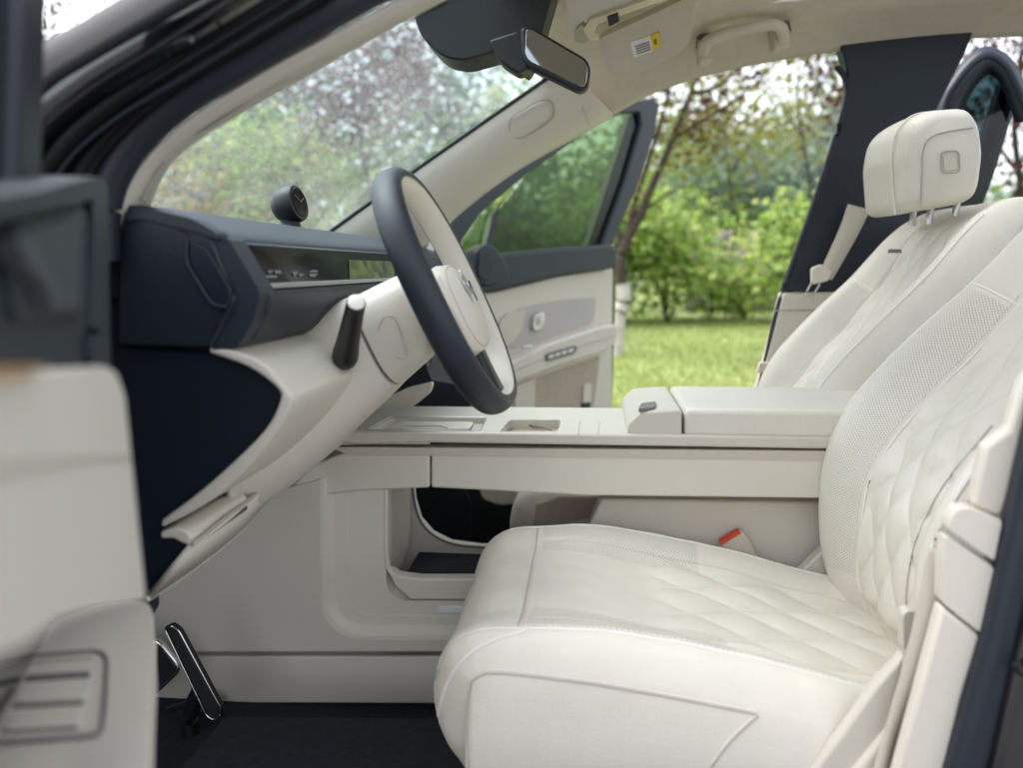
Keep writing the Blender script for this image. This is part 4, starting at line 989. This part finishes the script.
FD('door_switch', [(522, 346), (532, 344), (534, 347), (524, 349)], .068, .01, M['silver'], da, .002)
FD('door_pocket', [(520, 384), (560, 370), (600, 356), (597, 385), (592, 420), (520, 435)], .004, .01, M['beige'], None, .003)
FD('door_pocket', [(515, 386), (536, 378), (535, 420), (515, 430)], .012, .02, M['trim'], None, .006)
FD('door_lamp', [(584, 385), (592, 383), (591, 406), (583, 407)], .012, .01, M['trim'], None, .002, 3)
FD('door_lamp', [(583, 403), (591, 402), (590, 409), (583, 409)], .014, .006, M['black'], None, .001)
tube('door_latch', [PP(584, 413, hf + nf * .02, nf), PP(588, 411, hf + nf * .02, nf)], .006, M['yellow'], fd, 8, 0)

# rear passenger door, open as well
rd = bpy.data.objects.new('door', None); C.objects.link(rd); rd.parent = car; rd.matrix_parent_inverse = Matrix.Translation(-ROOTS[car]); rd['label'] = 'rear far door standing open behind the passenger headrest'
fo = [(926, 260), (931, 180), (938, 106), (952, 76), (972, 54), (990, 48), (1010, 60), (1024, 84), (1040, 120)]
fm = [(938, 260), (941, 180), (947, 110), (959, 84), (976, 64), (990, 59), (1004, 69), (1015, 90), (1028, 122)]
fi = [(952, 260), (954, 180), (960, 118), (969, 95), (982, 78), (991, 74), (1000, 82), (1008, 97), (1016, 122)]
strip('window_frame', [P(*p, 2.60) for p in fo], [P(*p, 2.57) for p in fm], .012, M['navy_panel'], rd)
strip('window_frame', [P(*p, 2.572) for p in fm], [P(*p, 2.60) for p in fi], .012, M['navy'], rd)
strip('window_frame', [P(*p, 2.66) for p in [(1016, 86), (1004, 130), (990, 175), (976, 215), (962, 270)]], [P(*p, 2.64) for p in [(1000, 84), (985, 130), (968, 180), (955, 215), (940, 270)]], .03, M['navy_panel'], rd)
slab('window', [(940, 240), (948, 110), (962, 80), (980, 64), (992, 62), (1006, 72), (1016, 95), (990, 170), (975, 240)], 2.62, .005, M['tint_dark'], rd, 0)
slab('door_shell', [(860, 240), (985, 240), (975, 300), (860, 300)], 2.66, .05, M['gloss'], rd, .01)

# ================================================================== OVERHEAD PARTS
# camera / rain-sensor housing at the windscreen header
hp = [(405, -30), (412, 10), (420, 35), (440, 56), (462, 61), (488, 54), (500, 50), (520, 66), (527, 70), (540, 40), (560, -30)]
sh = slab('sensor_housing', hp, 1.56, .10, M['black'], car, .02, r=10, seg=5)
for k in range(3): tube('vent_slot', [P(414 + 4 * k, 14 - 5 * k, 1.556), P(445 + 4 * k, 0 - 5 * k, 1.556)], .003, M['piano'], sh, 6, 0)
slab('sensor_bracket', [(488, 40), (520, 30), (530, 40), (527, 70), (518, 74), (500, 62)], 1.53, .05, M['black'], sh, .01, r=5)
mi = slab('rear_view_mirror', [(520, 27), (530, 25), (586, 58), (591, 68), (588, 88), (580, 92), (526, 66), (521, 55)], 1.525, .035, M['black'], car, .008, r=5, seg=4)
slab('mirror_glass', [(526, 29), (531, 29), (585, 61), (588, 69), (586, 85), (581, 87), (529, 61), (525, 54)], 1.5225, .004, M['mirror'], mi, .001, r=4)
# overhead console
hn = V((-.12, -.35, -.93)).normalized()
oc0 = P(640, 18, 1.75)
def OC(name, px, o, th, m, parent, bevel=.003, r=0): return plate(name, px, oc0 + hn * o, hn, th, m, parent, bevel, r)
oc = OC('overhead_console', [(580, 24), (588, 18), (640, 0), (690, -22), (720, -40), (700, -60), (560, -20), (572, 30)], 0, .05, M['trim'], car, .008, 5)
OC('overhead_console_rim', [(583, 30), (590, 20), (640, 2), (690, -14), (692, -8), (642, 8), (598, 24), (593, 36), (600, 40), (590, 41)], .008, .012, M['gilt'], oc, .002, 2)
OC('lamp_switch', [(607, 17), (618, 13), (619, 22), (609, 27)], .010, .006, M['black'], oc, .001)
OC('lamp_lens', [(573, 34), (583, 24), (590, 40), (584, 44), (574, 42)], .006, .012, mat('lamp_lens', (.42, .42, .30), .25), oc, .003, 4)
# sun visor with warning sticker
vn = V((-.18, -.55, -.82)).normalized(); v0 = P(640, 45, 1.93)
def SV(name, px, o, th, m, parent, bevel=.003, r=0): return plate(name, px, v0 + vn * o, vn, th, m, parent, bevel, r)
sv = SV('sun_visor', [(596, 40), (640, 20), (686, -2), (700, -20), (690, 40), (684, 50), (650, 68), (632, 74), (611, 77)], .0, .022, M['headliner'], car, .006, 7)
st = SV('warning_sticker', [(630, 42), (650, 36), (653, 51), (634, 58)], .002, .002, M['white'], sv, 0)
SV('warning_sticker', [(650, 36), (659, 32), (661, 46), (653, 51)], .0025, .002, M['yellow'], sv, 0)
for k in range(4):
    SV('sticker_print', [(635 + .6 * k, 46.5 + 2.4 * k), (649 + .6 * k, 41.7 + 2.4 * k), (649.2 + .6 * k, 42.5 + 2.4 * k), (635.2 + .6 * k, 47.3 + 2.4 * k)], .0035, .001, M['grey'], st, 0)
SV('sticker_print', [(653.5, 40), (656.5, 38.5), (657, 44), (654.5, 45)], .0035, .001, M['groove'], st, 0)
# grab handle over the far door
gy = 2.19
hpth = [P(704, 58, gy + .03), P(704, 50, gy), P(707, 42, gy - .03), P(722, 34, gy - .045), P(745, 29, gy - .05), P(768, 25, gy - .045), P(780, 27, gy - .03), P(783, 36, gy), P(783, 46, gy + .03)]
gh = tube('grab_handle', hpth, .0165, M['headliner'], car, 12, 6, rad2=.014)
tube('handle_gap_shade', [P(x, y - 3.5, gy + .035) for x, y in [(699, 52), (703, 38), (722, 29), (745, 24), (768, 20), (783, 22), (788, 36)]], .010, M['groove'], gh, 10, 6)  # dark tube standing in for the shade in the gap above the handle
slab('handle_mount', [(698, 40), (712, 36), (713, 60), (700, 62)], gy + .005, .06, M['headliner'], gh, .006, r=3)
slab('handle_mount', [(772, 24), (787, 24), (789, 46), (775, 49)], gy + .005, .06, M['headliner'], gh, .006, r=3)

# ================================================================== NEAR SIDE: B-pillar and belt
bp1 = slab('pillar_trim', [(1060, 330), (1023, 380), (1008, 430), (984, 446), (972, 506), (1002, 520), (1040, 420)], .90, .02, M['trim'], car, .006)
slab('pillar_trim', [(950, 520), (957, 509), (971, 507.5), (1003, 521.5), (995, 562), (948, 530)], .885, .022, M['trim'], car, .005, r=4)
slab('belt_slot', [(946, 527), (996, 560), (995, 566), (947, 534)], .89, .015, M['chrome'], bp1, .002)
slab('pillar_trim', [(947, 536), (994, 568), (982, 634), (942, 603), (943, 560)], .885, .022, M['trim'], car, .005, r=4)
slab('pillar_trim', [(942, 606), (981, 637), (962, 700), (940, 800), (890, 800), (917, 700)], .885, .022, M['trim'], car, .005)
nb = strip('seat_belt', [P(930, 548, .915), P(918, 604, .915), P(907, 652, .915), P(885, 731, .915), P(868, 790, .915)], [P(970, 555, .92), P(955, 610, .92), P(928, 685, .92), P(898, 735, .92), P(886, 790, .92)], .003, M['belt'], car)
slab('belt_anchor', [(890, 728), (920, 690), (912, 768), (880, 800), (830, 800)], .93, .03, M['trim'], nb, .008)
prism('door_seal', [V((x, .862, z)) for x, z in ((.50, 1.02), (.60, 1.02), (.88, 1.70), (.74, 1.70))], (0, .04, 0), M['rubber'], car, .012, 4)
prism('pillar_panel', [V((x, .85, z)) for x, z in ((.60, 1.02), (.85, 1.02), (1.05, 1.71), (.88, 1.71))], (0, .05, 0), M['gloss'], car, .01)
prism('pillar_trim', [V((x, .93, z)) for x, z in ((.52, 1.05), (.80, 1.05), (1.0, 1.70), (.78, 1.70))], (0, .03, 0), M['navy_panel'], car, .01)
slab('door_seal', [(1060, 330), (1028, 470), (990, 640), (962, 740), (945, 800), (992, 800), (1012, 700), (1060, 480)], .862, .04, M['rubber'], car, .012, seg=4)
slab('pillar_panel', [(1080, 400), (1010, 700), (985, 800), (1200, 800), (1200, 300)], .85, .08, M['gloss'], car, .01)
tube('door_latch', [P(1016, 664, .846), P(1022, 672, .846), P(1040, 672, .846)], .005, M['black'], car, 8, 3)

# ================================================================== NEAR DOOR, swung open towards the viewer
hd0 = V((-.52, .80, 0)); un = V((.42, -.907, 0)).normalized(); nn_ = V((-un.y, un.x, 0))
nd = bpy.data.objects.new('door', None); C.objects.link(nd); nd.parent = car; nd.matrix_parent_inverse = Matrix.Translation(-ROOTS[car]); nd['label'] = 'near driver door swung open with navy upper trim and cream armrest'
def ND_(name, px, o, th, m, parent=None, bevel=.005, r=0, seg=3): return plate(name, px, hd0 + nn_ * o, nn_, th, m, parent or nd, bevel, r, seg)
ND_('door_card', [(-150, 215), (-20, 197), (40, 190), (78, 180), (100, 177), (108, 184), (109, 250), (111, 372), (60, 378), (-150, 400)], .02, .05, M['navy_soft'], None, .010, 4, 4)
ND_('door_card', [(-150, 215), (-20, 197), (40, 190), (78, 180), (100, 177), (107, 184), (104, 198), (70, 204), (15, 217), (-150, 240)], .036, .04, M['navy_soft'], None, .012, 3, 5)
gr = ND_('speaker_surround', [(12, 232), (16, 222), (84, 206), (88, 215), (86, 312), (82, 318), (24, 322), (20, 318)], .026, .02, M['navy_soft'], None, .008, 9)
ND_('speaker_grille', [(16, 236), (80, 214), (80, 308), (62, 310), (55, 280), (42, 262), (36, 244)], .029, .01, mat('speaker_grille', (.05, .058, .07), .5, bump=.6, bscale=900), gr, .006, 8)
ND_('door_handle', [(18, 240), (34, 236), (42, 258), (58, 282), (66, 308), (56, 310), (46, 282), (30, 268)], .036, .012, mat('blue_grey_handle', (.055, .065, .08), .4), gr, .006, 4)
ND_('card_end', [(93, 196), (108, 192), (110, 330), (96, 332)], .027, .04, M['navy_soft'], None, .008, 6)
ND_('card_end', [(92, 336), (110, 334), (112, 368), (94, 370)], .027, .04, M['navy_soft'], None, .005, 3)
ND_('wood_strip', [(-150, 388), (0, 372), (48, 367), (42, 373), (0, 379), (-150, 398)], .060, .02, M['amber'], None, .002)
ND_('armrest_pad', [(-150, 400), (0, 379), (60, 370), (104, 366), (116, 371), (125, 395), (134, 480), (140, 540), (146, 600), (100, 608), (60, 620), (28, 645), (-150, 720)], .055, .07, M['leather'], None, .012, 6, 5)
tube('armrest_seam', [PP(x, y, hd0 + nn_ * .0555, nn_) for x, y in [(-40, 478), (40, 464), (90, 459), (130, 457)]], .0012, M['stitch'], nd)
na = hplate('armrest', [(100, 605), (132, 601), (148, 602), (153, 612), (154, 640), (151, 690), (147, 790), (140, 900), (-150, 900), (-150, 720), (0, 658), (26, 646), (60, 619)], .745, .05, M['trim'], nd, .010, 4, 4)
slab('armrest_end', [(128, 664), (134, 650), (145, 641), (151, 646), (151, 690), (143, 702), (132, 740)], .79, .012, M['trim'], na, .004, r=4)
pn = [(-30, 745), (4, 684), (16, 666), (30, 656), (98, 651), (107, 657), (105, 700), (101, 735)]
hplate('switch_panel', pn, .7465, .004, M['trim'], na, .0012, 8)
tube('switch_panel_groove', [PZ(p.x, p.y, .7475) for p in rc(pn, 9)], .0019, M['grey'], na, smooth=0, closed=True)
for (x0, x1, y, mm, hh) in ((33, 92, 660, 'stitch', 2.5), (26, 90, 675, 'grey', 5), (13, 84, 704, 'grey', 3), (3, 78, 729, 'grey', 3)):
    hplate('switch', [(x0, y), (x1, y - 4), (x1 - 1, y - 4 + hh), (x0 - 2, y + hh)], .7482, .002, M[mm], na, .0006, 1.2)
for (x0, x1, y) in ((20, 86, 683), (9, 80, 711)):
    hplate('switch', [(x0 + 3, y), (x1 + 3, y - 5), (x1, y + 12), (x0 - 4, y + 17)], .7500, .004, M['trim'], na, .0018, 3)
# window frame of the near door and its dark glass
ND_('window_frame', [(24, -40), (49, -40), (43, 192), (18, 197)], .0, .05, M['rubber'], None, .008)
ND_('window_frame', [(-6, -40), (26, -40), (20, 197), (-10, 200)], -.01, .03, M['navy_panel'], None, .004)
ND_('window', [(-200, -60), (26, -60), (20, 200), (-200, 230)], -.03, .005, M['tint_dark'], None, 0)
ND_('door_shell', [(-200, 235), (20, 205), (100, 195), (104, 768), (-200, 900)], -.06, .05, M['gloss'], None, .01)
